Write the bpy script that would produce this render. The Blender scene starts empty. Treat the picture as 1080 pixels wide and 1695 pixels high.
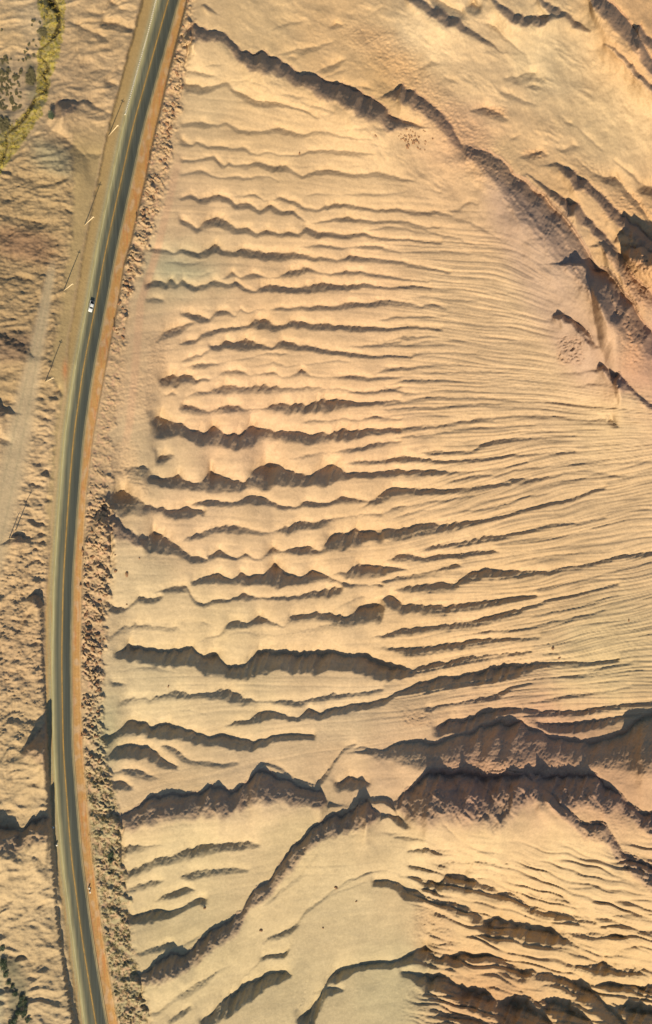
import bpy, bmesh, math, random
import numpy as np
from math import radians as R
random.seed(7)
SC = bpy.context.scene
# ------------------------------------------------------------------ camera, sky, sun, exposure
TILT = R(35.0); FPX = 1300.0; HC = 292.0           # drone height above the road, metres
CT, ST = math.cos(TILT), math.sin(TILT)
cam_d = bpy.data.cameras.new('camera'); cam = bpy.data.objects.new('camera', cam_d)
SC.collection.objects.link(cam); SC.camera = cam
cam.location = (0, 0, HC); cam.rotation_euler = (0, -TILT, 0)
cam_d.sensor_fit = 'VERTICAL'; cam_d.sensor_height = 24.0; cam_d.lens = 24.0 * FPX / 1695.0
cam_d.clip_start = 1.0; cam_d.clip_end = 20000.0
SUN_EL = R(33.0); SUN_DIR = np.array([-0.38, -1.0])   # horizontal direction towards the sun
SUN_DIR = SUN_DIR / np.linalg.norm(SUN_DIR)
w = bpy.data.worlds.new("World"); SC.world = w; w.use_nodes = True
nt = w.node_tree; bg = nt.nodes['Background']
sky = nt.nodes.new('ShaderNodeTexSky'); sky.sky_type = 'NISHITA'; sky.sun_disc = False
sky.sun_elevation = SUN_EL; sky.sun_rotation = math.atan2(SUN_DIR[0], SUN_DIR[1])
sky.air_density = 1.3; sky.dust_density = 0.6; sky.ozone_density = 1.5
nt.links.new(sky.outputs[0], bg.inputs[0]); bg.inputs[1].default_value = 0.06
sd = bpy.data.lights.new('sun', 'SUN'); so = bpy.data.objects.new('sun', sd); SC.collection.objects.link(so)
sd.energy = 4.2; sd.angle = R(0.5); sd.color = (1.0, 0.81, 0.54)
import mathutils
sv = mathutils.Vector((SUN_DIR[0]*math.cos(SUN_EL), SUN_DIR[1]*math.cos(SUN_EL), math.sin(SUN_EL)))
so.rotation_euler = sv.to_track_quat('Z', 'Y').to_euler()
SC.render.engine = 'CYCLES'; SC.cycles.diffuse_bounces = 2
SC.view_settings.view_transform = 'Standard'; SC.view_settings.look = 'None'
SC.view_settings.exposure = 0.75; SC.view_settings.gamma = 1.0

# ------------------------------------------------------------------ helpers
def tag(o, label=None, cat=None, group=None, kind=None):
    if label: o['label'] = label
    if cat: o['category'] = cat
    if group: o['group'] = group
    if kind: o['kind'] = kind
    return o

def ray(u, v, z):
    """where the drone's line of sight through (u,v) meets elevation z"""
    x = (u-540.0)/FPX; y = -(v-847.5)/FPX
    dz = CT - x*ST
    s = (HC-z)/dz
    return (x*CT+ST)*s, y*s, s

def _hash(ix, iy, seed):
    h = (ix.astype(np.int64)*374761393 + iy.astype(np.int64)*668265263 + seed*974634777) & 0xffffffff
    h = ((h ^ (h >> 13)) * 1274126177) & 0xffffffff
    h = (h ^ (h >> 16)) & 0xffffffff
    return h.astype(np.float32) / np.float32(4294967295.0)

def noise(x, y, seed=0):
    """gradient noise, about -1..1"""
    x = np.asarray(x, dtype=np.float32); y = np.asarray(y, dtype=np.float32)
    ix = np.floor(x); iy = np.floor(y); fx = x-ix; fy = y-iy
    ux = fx*fx*fx*(fx*(fx*6-15)+10); uy = fy*fy*fy*(fy*(fy*6-15)+10)
    r = []
    for dx in (0, 1):
        for dy in (0, 1):
            a = _hash(ix+dx, iy+dy, seed)*np.float32(6.2831853)
            r.append(np.cos(a)*(fx-dx)+np.sin(a)*(fy-dy))
    n0 = r[0]*(1-ux)+r[2]*ux; n1 = r[1]*(1-ux)+r[3]*ux
    return (n0*(1-uy)+n1*uy)*1.5

def fbm(x, y, seed, octv=4, gain=0.5, lac=2.03):
    s = 0; a = 1; t = 0
    for i in range(octv):
        s = s + a*noise(x, y, seed+i*17); t += a
        a *= gain; x = x*lac+3.7; y = y*lac-1.9
    return s/t

def ridged(x, y, seed, octv=3, gain=0.5):
    s = 0; a = 1; t = 0
    for i in range(octv):
        s = s + a*(1-np.abs(noise(x, y, seed+i*31))*2); t += a
        a *= gain; x = x*2.1+5.1; y = y*2.1+1.3
    return s/t

def sstep(x, a, b):
    t = np.clip((x-a)/(b-a), 0, 1)
    return t*t*(3-2*t)

# ------------------------------------------------------------------ the terrain's gullies and ridges
# every entry: tile, type g (incised gully) or r (ridge rising south of the line), steepness, points (x, y, width)
TILES = {'A': (300, 0, 2.7), 'B': (680, 0, 2.7), 'C': (220, 400, 2.512), 'D': (650, 400, 2.512),
         'E': (150, 800, 2.298), 'F': (610, 800, 2.298), 'G': (150, 1230, 2.298), 'H': (610, 1230, 2.298),
         'K': (0, 0, 3.0), 'L': (0, 400, 3.0), 'M': (0, 800, 3.0), 'N': (0, 1220, 3.0), 'Z': (0, 0, 1.0),
         'P': (0, 640, 6.05)}
LINES = """
A r .75 20,120,40 50,98,65 90,128,40 150,140,35 200,152,30 235,190,40 270,225,45 320,240,55 370,232,70 430,262,55 500,310,45 570,335,50 640,352,65 700,375,60 770,392,80 830,430,80 880,455,65 930,505,60 1000,540,25 1060,562,5
Z r .75 631,159,3 652,150,15 665,139,27 678,147,27 698,159,26 717,174,27 735,193,28 747,207,26 758,226,20 767,246,10
A g .55 20,318,10 80,320,18 130,335,12 160,340,2
A g .55 10,370,30 60,380,28 110,390,22 165,375,10 210,367,12 240,405,15 290,425,20 350,445,22 410,455,20 460,465,12 520,480,6 570,500,4 610,530,2
A g .4 100,300,4 140,285,8 180,290,3
A g .3 230,365,6 300,362,12 350,375,14 400,400,8
A g .3 420,420,6 500,425,14 560,435,8 620,455,4
A g .35 560,470,6 620,475,12 680,500,8
A g .45 0,548,14 60,548,15 110,545,20 160,560,8 200,548,10 240,570,14 300,585,12 370,585,10 440,568,20 500,585,18 550,600,10 600,585,10 660,590,8 710,605,10 780,618,6 850,620,3
A g .3 700,585,6 780,575,12 860,568,10 950,580,5
A g .5 0,620,25 50,650,6 65,628,10 120,655,10 180,650,15 230,665,10 280,658,14 310,680,12 345,692,8 380,680,8 450,692,8 520,695,5 570,675,8 640,668,14 720,672,14 800,678,12 860,690,3
A g .55 0,710,12 60,715,10 110,705,12 150,700,10 170,722,22 200,745,6 210,715,15 240,740,8 290,735,15 340,725,16 400,740,20 470,738,20 500,765,10 540,788,8 590,765,12 640,755,18 700,765,15 760,778,12 830,775,12 890,770,14 960,790,10 1030,803,5
A g .5 0,778,6 50,765,8 90,760,12 140,788,10 190,795,8 240,788,10 300,795,8 350,783,8 400,790,5 440,815,2
A g .6 0,885,10 45,862,15 80,890,15 110,885,25 160,868,22 200,875,25 250,915,20 300,905,20 350,940,15 400,915,22 450,940,15 500,938,18 530,970,12 570,998,6 620,990,12 680,980,12 740,968,20 800,980,15 870,990,12 940,985,12 1010,990,10 1080,1010,8 1150,1015,4
A g .6 240,875,8 290,875,12 330,865,12 370,895,8 410,893,8 440,882,14 500,895,18 550,925,12 600,935,10 650,915,16 700,907,18 760,915,14 820,925,14 870,938,12 940,928,14 1000,935,12 1080,945,10
B g .6 0,942,10 60,948,12 110,943,10 150,950,10 185,965,4
B g .4 170,940,6 210,932,10 260,900,8 300,910,4
A g .6 0,975,20 70,1020,15 110,985,30 160,972,35 200,985,30 240,1015,20 300,1020,25 340,1045,15 380,1018,25 430,1045,15 480,1035,20 530,1045,12 555,1010,20 600,1035,25 680,1040,15 740,1050,15 820,1038,15 870,1060,10 940,1065,8 1030,1070,8 1080,1075,6 1160,1085,3
A g .35 500,745,3 600,738,5 700,738,5 800,740,5 870,735,3
A g .4 560,875,4 600,865,8 680,870,6 740,870,8 820,865,8 900,870,6 1000,855,4
A g .45 700,1020,5 760,1020,8 850,1025,8 930,1012,8 1000,1020,6 1080,1040,5 1160,1050,3
B g .4 0,1010,7 60,1020,8 130,1050,8 200,1060,6 300,1100,4
B g .35 200,980,4 260,990,8 340,1030,6 420,1080,3
C g .6 -45,18,12 0,10,14 40,20,12 105,30,12 150,38,12 175,48,4 200,28,14 240,40,18 280,50,18 310,25,25 345,10,28 380,38,15 420,40,14 460,30,25 500,38,22 560,42,28 620,45,25 680,45,22 740,60,16 800,65,14 860,78,8 900,60,20 960,62,16 1020,72,12 1080,78,10 1150,90,10 1230,105,8 1320,125,4
C g .5 660,25,5 720,20,10 780,12,14 840,20,10 900,25,8 960,15,14 1030,20,12 1080,35,8
C g .3 130,88,5 180,85,12 240,90,10 300,85,4
C g .3 270,150,6 310,130,14 350,125,6
C g .55 370,155,8 415,125,20 450,148,10 500,130,18 560,150,8 600,148,10 640,122,22 690,118,22 725,102,20 770,125,14 830,135,14 880,120,18 950,122,14 1010,135,12 1080,145,10 1160,160,8 1230,165,5
C g .6 55,180,18 100,155,22 135,175,15 160,155,25 190,180,8 210,155,18 240,180,20 290,182,15 340,162,18 400,180,10 430,162,18 470,195,14 510,210,5 530,185,20 590,180,22 640,190,20 700,190,20 740,182,25 790,170,28 840,182,20 900,178,20 960,175,15 1020,185,10 1080,190,8 1160,182,8 1240,190,4
C g .5 60,238,8 100,235,14 130,245,8
C g .6 200,296,10 240,295,22 280,308,25 320,325,12 350,285,18 390,290,15 430,312,6 445,275,10 480,298,6 520,280,10 545,272,12 560,290,5
C g .55 545,290,5 600,272,14 660,272,14 720,268,16 790,265,18 850,268,14 900,250,20 960,255,14 1020,245,18 1080,245,14 1150,256,12 1200,266,10 1250,260,10 1300,275,4
C g .55 100,415,6 130,375,25 180,358,30 210,350,20 250,340,5
C g .6 195,425,5 230,410,18 265,405,12 285,385,12 340,365,18 400,355,20 460,350,18 500,330,25 540,315,35 590,345,22 620,350,15 660,330,22 700,325,25 740,345,18 800,340,22 860,348,15 930,350,18 1000,355,14 1080,355,10 1180,352,8 1280,360,4
C g .6 320,435,15 370,430,22 385,412,30 420,425,22 470,405,38 520,425,20 580,440,8 620,412,22 660,422,22 700,435,14 730,430,18 790,445,18 860,455,15 940,465,12 1010,475,8 1080,470,8 1160,475,6
C g .5 180,520,8 220,490,18 260,472,18 290,468,15 315,450,12 330,440,4
C g .5 215,530,12 260,510,22 320,505,15 370,505,8 430,490,6 500,480,5 560,460,6 640,465,4
C g .65 110,575,35 150,555,48 200,555,30 240,555,30 270,580,18 290,565,10 320,572,6
C g .6 320,572,6 350,560,10 385,535,18 440,535,18 490,555,10 540,545,15 580,538,18 620,565,8 660,560,8 700,530,22 740,555,10 800,565,10 860,560,14 920,555,14 990,565,10 1080,560,8 1200,562,4
C g .4 480,525,4 540,512,10 590,500,12 640,518,8 700,510,8 780,502,10 850,492,10 900,500,5
C g .5 820,440,4 900,435,8 960,432,10 1020,428,12 1080,418,10
C g .5 1000,335,4 1040,325,10 1080,312,10 1150,310,7 1230,308,7 1300,308,3
C g .5 1000,550,5 1040,535,12 1090,520,12
C g .6 105,650,8 140,640,20 165,625,20 190,640,8
C g .5 210,655,12 260,625,20 320,620,22 370,600,40 400,590,45 440,605,30 490,605,30 520,592,35 580,598,30 640,610,22 690,608,20 730,600,25 800,610,18 860,610,18 920,625,12 1000,625,10 1080,610,10
C g .6 195,690,20 210,680,35 260,690,32 310,705,25 350,700,30 400,680,40 450,688,30 500,695,25 540,690,20 580,680,35 640,675,35 700,672,35 760,665,40 820,648,45 880,660,30 940,672,15 1010,665,12 1080,660,10
C g .65 80,735,60 130,725,70 170,745,45 220,762,35 260,785,45 300,790,45 330,768,75 370,790,45 400,795,50 440,800,50 470,785,60 495,770,75 540,780,55 600,790,40 680,795,35 760,800,35 830,795,30 870,775,40 920,785,28 990,780,22 1080,775,15
C g .5 660,780,5 710,750,20 760,742,18 820,745,16 880,735,18 940,740,14 1000,725,18 1080,735,10
C g .6 100,890,40 150,885,25 175,890,6
C g .5 600,915,6 660,905,12 720,890,16 800,878,18 860,870,15 920,858,16 1000,840,18 1080,832,14
C g .65 60,985,20 100,985,25 150,985,30 190,970,50 230,1000,30 280,1005,25 320,955,75 370,975,50 420,995,35 465,1000,30 500,955,60 560,925,90 600,930,60 650,955,45 700,970,35 750,968,35 790,945,60 830,930,60 880,955,25 940,960,20 1010,960,20 1080,950,25
C g .5 860,925,6 920,915,18 1000,910,20 1080,900,20
C r .5 -40,935,20 0,930,80 40,930,90 80,960,60 110,990,20
D g .45 0,38,8 60,42,6 120,40,8 180,42,6 250,42,6 320,50,4
D g .4 -20,10,6 60,15,6 150,20,5 250,25,3
D g .4 150,190,4 260,195,6 380,210,4 500,215,3
D g .45 70,232,4 140,230,8 200,235,8 270,243,6 350,245,4
D g .5 0,350,6 60,340,10 100,355,4
D g .5 0,405,10 40,393,12 100,395,10 150,390,8 200,398,3
D g .4 0,430,8 70,428,8 160,410,6 300,410,4
D g .45 0,470,10 60,475,8 120,462,6 200,460,4 350,465,3
D g .5 0,525,12 60,522,10 120,515,10 180,510,6 250,515,4
D g .5 0,590,8 50,575,10 110,575,10 170,575,8 230,575,6 300,582,4 400,585,3
D g .4 0,550,5 150,545,6 300,540,6 430,540,7 500,545,2
D g .5 0,615,10 60,630,12 130,630,8 200,618,5 270,618,5 400,625,3
D g .35 200,595,4 350,600,5 500,605,4 560,615,2
D g .5 0,672,8 60,660,10 130,648,12 200,645,8 260,650,8 340,648,8 430,650,8 540,665,6 650,670,7 740,675,9 830,685,9 940,692,7 1000,700,3
D g .45 0,695,8 80,688,8 180,690,8 260,680,8 360,675,6 450,672,6
D g .35 400,690,4 550,690,5 700,700,4 850,708,4 1000,712,3
D g .5 0,775,10 100,770,12 180,768,10 260,748,14 340,738,14 430,730,8 520,722,8 600,715,10 660,725,4 750,735,6 830,740,8 890,738,12
D g .45 0,820,8 60,808,8 150,805,12 220,790,8 300,778,8 400,768,6 500,765,6 600,760,3
D g .4 60,850,4 180,840,6 320,830,6 480,795,5 620,785,4 760,790,3
D g .55 100,880,8 170,872,20 250,872,12 320,875,10 360,850,12 430,825,10 520,818,8 600,812,6 760,805,3
D g .6 0,900,25 50,892,25 120,902,18 200,908,14 280,912,10 380,900,6 500,885,6 600,882,6 760,865,4
D g .6 0,955,20 80,950,22 160,950,18 250,955,12 340,955,8 450,940,5 560,915,4
D g .5 170,1015,5 250,990,10 330,975,10 430,970,8 520,945,8 600,940,7 700,925,6 800,915,5 900,900,3
D g .55 0,1030,14 60,1025,16 120,1035,16 200,1035,12 300,1030,14 380,1015,8 460,1000,8 500,988,14 600,985,8 700,970,4
D g .4 580,1040,4 680,1005,7 780,985,6 900,950,5 1000,930,3
D g .4 700,960,3 800,950,6 900,965,8 980,975,6 1080,950,4
D g .4 820,930,3 900,920,6 1000,915,8 1080,915,6
D g .4 680,545,3 730,545,10 800,540,5 850,535,3
D g .35 760,600,4 820,592,10 900,590,3
D g .5 725,740,3 780,738,8 850,738,6
D r .7 672,310,10 700,298,25 740,315,20 780,345,30 820,390,40 835,420,10
D r .7 855,520,10 880,515,25 920,560,25 945,550,60 975,590,25 1000,615,15 1050,660,20 1080,680,15
D g .6 895,745,8 910,735,25 940,768,5
D r .35 800,165,5 820,180,20 860,230,40 890,280,30 930,340,20
D r .75 800,85,5 818,100,30 835,108,80 870,115,130 900,135,150 940,170,150 980,230,120 1020,290,110 1060,350,90 1080,380,70
D r .6 860,0,10 900,20,50 940,50,60 980,100,80 1020,170,70 1060,200,60 1080,220,40
D r .6 965,40,15 1000,25,50 1050,30,60 1080,35,60
B r .7 640,730,6 690,745,30 740,775,50 790,810,40 840,860,40 890,910,50 940,960,45 1000,1000,60 1040,1040,70 1080,1080,60
B r .65 520,775,5 580,815,15 640,860,30 700,900,40 740,898,60 780,960,40 830,1010,40 880,1060,40 920,1110,40
B g .5 740,705,4 790,750,8 830,790,4
B g .6 820,775,8 870,790,25 920,785,30 950,830,25 990,880,25 1030,920,20 1060,970,20 1080,990,15
B g .5 910,715,5 960,755,10 1010,790,15 1030,820,25 1080,835,35
B g .5 1010,850,8 1040,820,35 1080,840,30
B r .7 -20,-30,20 20,-10,30 70,15,30 120,40,40 180,60,40 230,95,30 280,140,20 330,175,20 370,200,10 400,230,4
B g .5 100,-20,40 150,5,40 200,40,30 240,60,20
B g .6 250,35,10 280,10,40 310,35,20
B g .45 330,100,6 380,115,20 420,160,14 480,220,8 520,245,3
B r .65 350,-20,10 400,20,30 450,50,35 500,70,30 550,75,30 600,68,35 640,70,15 690,65,8
B r .6 570,-20,20 620,20,30 660,35,30 700,60,20 740,90,30 800,135,10
B r .8 770,-70,5 820,-40,60 880,0,75 940,50,80 1000,130,75 1040,200,70 1080,270,60
B r .7 1000,115,40 1030,120,60 1060,160,40 1080,180,30
B r .5 870,195,5 910,215,15 960,260,25 1020,320,30 1080,380,30
B r .56 240,650,40 330,680,100 400,710,130 470,785,170 560,850,200 650,930,220 720,1020,210 780,1110,190 820,1180,170 870,1270,120 900,1340,60
B g .5 270,490,5 330,480,30 380,500,25 410,510,20 425,530,4
B g .5 520,385,5 550,380,18 580,390,8
B g .3 420,350,10 480,335,30 540,320,40 600,360,10
B g .3 400,410,6 450,420,14 510,450,12 560,470,5
B g .5 490,700,6 530,690,18 570,675,22 610,690,6
B g .4 450,620,8 480,605,12
B g .4 680,670,6 730,645,16 750,655,5
B g .5 690,545,4 710,545,14 725,555,4
B g .35 740,560,4 800,620,10 850,665,8
B g .6 0,545,10 20,548,15 45,565,4
B g .35 40,310,8 100,270,16 120,285,5
B g .35 150,345,6 190,355,12 210,370,4
B g .6 905,1075,10 945,1035,25 975,1055,20 1010,1075,10
B r .5 960,1115,20 1000,1110,30 1080,1120,40
A r .5 95,20,8 115,20,20 140,45,12 155,60,3
A g .35 430,245,6 500,225,14 550,215,18 600,210,12 680,185,5
A g .35 600,330,8 630,310,18 660,300,26 700,280,24 730,265,6
A g .4 475,260,5 500,250,12 520,262,4
A g .5 665,120,8 690,105,18 720,112,6
A g .3 840,70,5 870,50,10 900,30,5
A g .3 640,350,8 700,320,10 740,310,4
A g .5 785,385,8 830,390,12 860,405,5
A g .3 400,130,4 480,100,12 540,95,6
E g .65 80,60,40 110,30,70 150,35,60 180,55,50 210,85,35 240,85,25 280,95,30 320,105,28 370,92,30 430,108,6
E g .6 365,90,8 380,80,18 440,65,18 500,68,14 560,72,12 600,48,22 650,50,25 690,70,15 730,88,15 780,90,12 820,68,20 870,75,15 910,75,14 960,52,25 1010,60,18 1070,72,12 1110,60,14
E r .6 0,135,40 45,92,85 90,125,75 130,165,50 170,200,35 210,215,30
E g .6 190,205,10 210,215,30 240,180,60 270,200,50 300,215,40 340,245,25 380,275,18 420,280,20 445,290,8
E g .5 340,225,5 390,195,20 440,180,15 500,160,20 550,160,22 600,175,14 660,188,10 700,185,12 750,160,30 800,145,30 850,155,20 900,135,25 960,130,20 1020,120,18 1080,118,14
E g .65 445,275,15 490,252,25 530,280,10 555,285,6 590,265,15 620,285,10 650,290,10 690,245,40 730,260,15 780,245,22 830,240,28 880,258,10 900,205,45 950,195,40 1010,175,50 1080,185,30
E g .65 385,375,12 430,358,20 490,345,30 540,370,12 570,340,35 610,350,30 660,350,30 700,312,65 750,345,35 800,362,20 840,335,40 880,345,30 930,370,18 990,385,14 1080,385,10
E g .5 915,350,8 970,335,25 1020,308,50 1080,315,45 1150,325,14
E g .6 60,455,20 100,470,18 140,475,12 185,430,20 220,440,18 270,430,14
E g .55 240,415,5 310,396,18 370,390,20 390,440,15 430,460,15 480,440,15 530,440,8 585,420,22 640,435,12 720,432,12 780,430,15 850,412,25 920,398,35 960,400,20
E g .4 75,585,8 120,545,25 180,532,35 240,545,22 290,545,22 325,535,30 350,568,10 380,570,5 430,525,15 465,545,5
E g .6 400,610,6 450,585,20 500,570,20 520,530,25 560,525,25 600,530,18 640,505,40 690,525,20 740,545,10 760,505,30 810,500,25 860,490,30 920,495,35 980,510,30 1020,475,55 1080,470,50
E g .5 925,480,6 980,455,18 1030,430,22 1080,435,14 1150,440,5
E g .3 450,600,5 560,565,10 640,575,18 720,578,18 800,562,24 880,545,34 940,530,25 1000,530,10
E g .7 95,645,12 150,615,45 200,630,40 250,640,45 290,640,40 340,635,45 390,630,45 430,670,45 475,655,60 520,700,40 580,700,40 640,648,60 700,645,45 760,650,50 820,655,50 880,645,55 930,650,45 980,660,40 1040,660,50 1080,675,45 1140,700,30 1200,700,20
E g .3 110,715,5 180,700,10 240,700,12 300,715,8 350,720,4
E g .4 80,755,14 130,760,14 150,768,4
E g .45 105,850,15 130,820,35 180,815,25 230,820,20 280,805,20 330,788,30 380,802,15 430,800,15 500,785,30 550,790,40 590,815,25 640,830,10 720,825,15 800,830,18 860,815,20 920,800,20 1000,800,15 1080,788,12
E g .3 100,895,8 150,880,14 210,870,8
E g .3 230,880,6 300,868,12 380,865,12 440,880,6
E g .6 440,945,5 500,930,8 550,905,20 600,905,15 640,875,30 690,868,20 740,880,15 790,895,10 830,860,25 880,880,15 900,860,20 950,855,18 1010,840,18 1080,835,12 1120,820,14
E g .65 30,970,15 90,955,30 140,915,55 185,903,50 240,925,40 300,920,45 350,930,30 400,950,30 450,965,22 500,960,30 560,975,30 620,985,20 700,960,15 780,955,15 850,960,8
F g .55 0,75,15 40,45,30 90,18,30 150,18,18 230,22,20 300,25,14 380,18,10 460,5,8 540,0,4
F g .45 0,120,8 50,120,5 100,90,20 160,85,12 230,70,10 300,62,8 400,45,4
F g .45 10,145,6 80,140,10 140,118,18 200,105,12 270,95,8 340,92,3
F g .55 0,185,28 60,178,30 120,172,32 180,160,32 250,155,28 310,152,22 370,142,20 430,140,12 500,125,10 560,108,8 620,92,8 700,72,7 780,55,6 900,10,3
F g .5 290,135,4 360,105,10 450,95,8 520,80,8 600,50,6 680,38,4
F g .5 190,265,4 240,240,18 310,232,20 380,215,20 450,200,18 520,198,12 600,180,10 700,155,8 800,150,6 900,130,4
F g .35 400,255,4 500,225,6 620,210,7 740,200,6 880,165,5 1000,130,3
F g .55 60,300,6 110,275,25 150,268,18 210,285,14 260,275,18 320,272,16 400,262,16 470,255,18 500,265,4
F g .4 480,305,8 540,298,8 620,290,8 700,272,8 800,262,7 900,255,6 1080,215,4
F g .55 0,315,25 50,315,25 100,318,20 150,328,8
F g .5 0,380,12 80,365,15 150,350,18 220,340,18 280,325,20 330,305,20 370,320,4
F g .55 80,410,8 150,395,25 220,385,28 280,380,30 330,385,22 380,345,30 440,328,30 500,330,25 560,332,22 620,335,14 690,335,10 760,315,8 850,305,10 950,275,10 1080,260,10
F g .6 0,435,15 50,440,8 85,428,40 130,460,30 190,465,25 260,468,28 340,462,28 420,450,28 500,442,22 580,432,14 640,425,6
F g .55 0,590,8 60,575,20 130,555,25 190,548,25 250,545,22 320,532,28 390,530,25 440,510,28 520,495,20 600,470,10 700,440,8 800,420,5 950,380,3
F g .4 570,415,4 640,400,8 720,385,6 800,370,5 950,330,4 1080,300,3
F g .55 10,625,8 80,625,20 150,628,28 220,622,30 290,610,30 360,600,28 430,592,25 500,590,20 580,590,10 650,585,5
F g .5 380,580,6 440,562,18 500,560,15 580,555,12 680,530,8 760,515,6 900,480,4
F g .4 550,540,4 620,510,8 700,490,7 800,470,5 950,420,4
F g .6 0,665,45 40,690,45 90,700,35 150,705,25 170,710,20 230,690,30 300,680,28 370,665,28 450,655,25 520,645,20 580,642,14 620,640,4
F g .6 -20,845,8 0,835,10 60,820,14 110,795,8 160,775,20 220,755,30 290,740,35 360,735,35 420,718,40 480,698,45 540,695,35 600,692,22 680,680,12 760,682,8 850,680,6 950,670,4
F g .45 600,660,6 680,645,12 720,650,6
F g .35 640,620,5 760,600,6 900,580,4
F g .5 220,855,12 290,845,15 360,830,15 430,815,20 500,800,20 550,770,8 620,760,3
F g .5 610,835,5 680,820,14 760,805,16 840,800,12 900,792,6 1000,775,3
F g .5 590,858,12 660,868,22 740,865,25 830,860,25 900,850,18 980,840,14 1080,832,10
F g .3 700,740,6 800,730,12 900,700,10 1000,680,6
F g .55 250,930,25 300,905,35 360,905,35 420,885,30 470,865,25 530,855,15 580,860,6
F g .55 640,910,15 700,920,25 780,915,25 860,905,20 940,890,15 1040,880,8
Z r .5 610,1240,4 636,1242,14 667,1231,36 701,1229,46 723,1236,34 740,1226,38 762,1220,38 784,1213,42 806,1198,58 819,1197,64 836,1198,68 862,1194,68 880,1205,50 915,1220,32 941,1229,34 971,1229,42 1002,1228,44 1036,1216,57 1062,1190,85 1080,1187,86
H r .6 60,210,10 100,225,15 150,180,110 220,120,190 270,115,175 330,120,175 380,115,190 440,135,180 500,130,190 550,115,160 600,125,110 650,160,50 700,200,50 740,240,50 780,280,40 820,312,50 860,312,60 900,308,65 930,360,60 970,420,60 1010,440,70 1050,460,80 1080,475,90
H r .6 600,118,20 650,123,80 700,128,110 740,130,120 800,127,110 870,130,110 900,165,110 950,190,60 1000,240,50 1040,270,60 1080,275,70
H r .25 30,205,5 0,215,80 -20,225,60 -45,230,10
H g .55 80,270,5 110,280,25 140,300,25 160,325,6
H g .5 100,355,5 150,358,12 200,365,12 250,370,6
H g .55 150,412,6 200,402,22 260,402,30 310,405,18 360,415,4
H g .6 150,465,15 200,475,30 260,480,20 275,460,30 330,455,35 400,452,32 460,460,22 520,460,22 580,470,15 620,480,6
H g .5 430,515,8 480,502,18 540,505,22 600,515,14 670,515,6
H g .65 120,500,6 180,512,25 230,530,45 280,530,40 300,505,60 340,505,60 370,502,65 410,530,50 460,548,60 520,560,65 570,590,60 620,625,45 680,630,50 740,655,35 800,670,20 860,680,4
H g .55 565,580,8 610,572,35 680,590,25 740,595,20 790,615,8
H g .5 600,570,6 660,565,12 720,562,8
H g .65 20,525,5 80,525,12 130,540,30 180,560,40 230,590,20 280,600,25 330,610,40 380,625,35 420,650,60 450,680,80 500,672,80 550,685,70 600,700,60 640,705,55 690,715,60 740,740,40 800,770,8
H g .5 640,705,20 690,708,20 750,722,20 820,725,25 900,722,20 970,735,15 1000,755,6
H g .4 730,550,4 800,548,8 900,545,5
H g .4 780,610,4 880,605,8 980,600,4
H g .4 860,665,4 950,655,9 1080,650,6
H g .5 1000,725,6 1040,720,12 1080,715,14
H g .55 200,650,6 260,648,14 320,660,8
H g .5 205,690,12 240,680,18 270,690,4
H g .55 245,775,20 270,770,10 310,755,30 360,765,25 420,765,18 470,780,5
H g .65 0,838,5 90,828,10 130,818,30 180,795,45 220,780,80 270,815,40 330,805,60 400,805,40 470,808,30 520,830,60 580,850,55 640,870,30 700,880,50 740,890,60 780,920,60 830,920,60 870,960,60 910,1010,50 960,1050,30 1000,1100,20
H g .65 745,850,20 800,850,30 850,845,40 900,838,50 950,865,30 1010,860,40 1080,870,30
H g .65 860,925,20 920,915,40 980,925,40 1040,925,50 1080,930,50
H g .6 125,870,8 180,880,20 220,885,50 290,895,50 340,930,50 380,940,60 440,955,60 500,985,40 530,1000,10
H g .6 470,915,20 530,935,20 580,945,40 640,980,40 700,985,60 760,1010,60 830,1050,30 880,1100,20
H g .5 220,940,20 260,970,25 300,990,10
H g .6 480,1010,20 500,1000,60 560,985,85 620,1010,60 680,1050,50 720,1100,30
H g .6 900,980,15 950,1000,40 1010,1005,60 1080,1025,50
H g .5 240,1010,10 300,1030,30 360,1045,20 430,1060,10
H g .3 60,340,4 110,345,8 220,350,5
H g .35 500,810,5 560,800,15 610,805,5
G g .55 70,50,10 90,20,35 150,10,40 210,12,35 250,35,35 290,70,20 330,90,10
G g .4 260,12,12 300,12,20 340,35,20 380,65,12 440,72,12 510,80,12 560,72,8
G g .4 80,115,8 130,100,20 180,100,22 220,120,15 255,130,4
G g .5 80,150,15 120,145,25 160,165,10
G r .58 60,265,20 110,275,50 160,250,75 210,215,95 260,205,95 330,197,95 360,205,85 400,195,85 440,175,100 490,160,110 530,185,80 580,165,80 610,125,110 650,108,115 700,125,100 740,145,80 800,160,70 850,185,55 885,175,70 900,220,12
G g .5 640,95,6 670,75,9 720,90,10 780,135,8 850,155,6
G g .45 110,390,30 160,388,25 220,392,15 280,388,6
G g .5 120,490,20 160,478,25 210,458,28 260,435,28 310,430,22 360,405,35 420,388,40 480,385,25 540,378,25 600,375,20 640,385,6
G g .4 135,560,14 190,535,20 250,520,25 280,525,6
G g .4 340,510,15 380,490,30 450,480,20 530,475,18 600,480,6
G g .55 245,605,15 280,578,22 330,560,25 370,550,20 400,560,6
G g .55 140,655,20 200,650,30 250,632,35 300,640,20 350,625,12 400,590,18 440,590,20
G g .4 170,800,10 230,780,15 300,760,20 330,770,6
G g .4 320,785,4 400,740,10 440,720,4
G r .62 150,880,15 200,875,40 260,835,85 310,805,90 360,815,60 390,785,60 420,745,80 470,710,70 530,680,70 570,640,60 600,590,50 640,545,60 690,510,60 710,465,70 750,420,80 790,375,70 830,340,70 880,305,70 930,280,70 980,268,70 1030,230,90 1055,215,100 1080,250,50 1110,275,5
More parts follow.
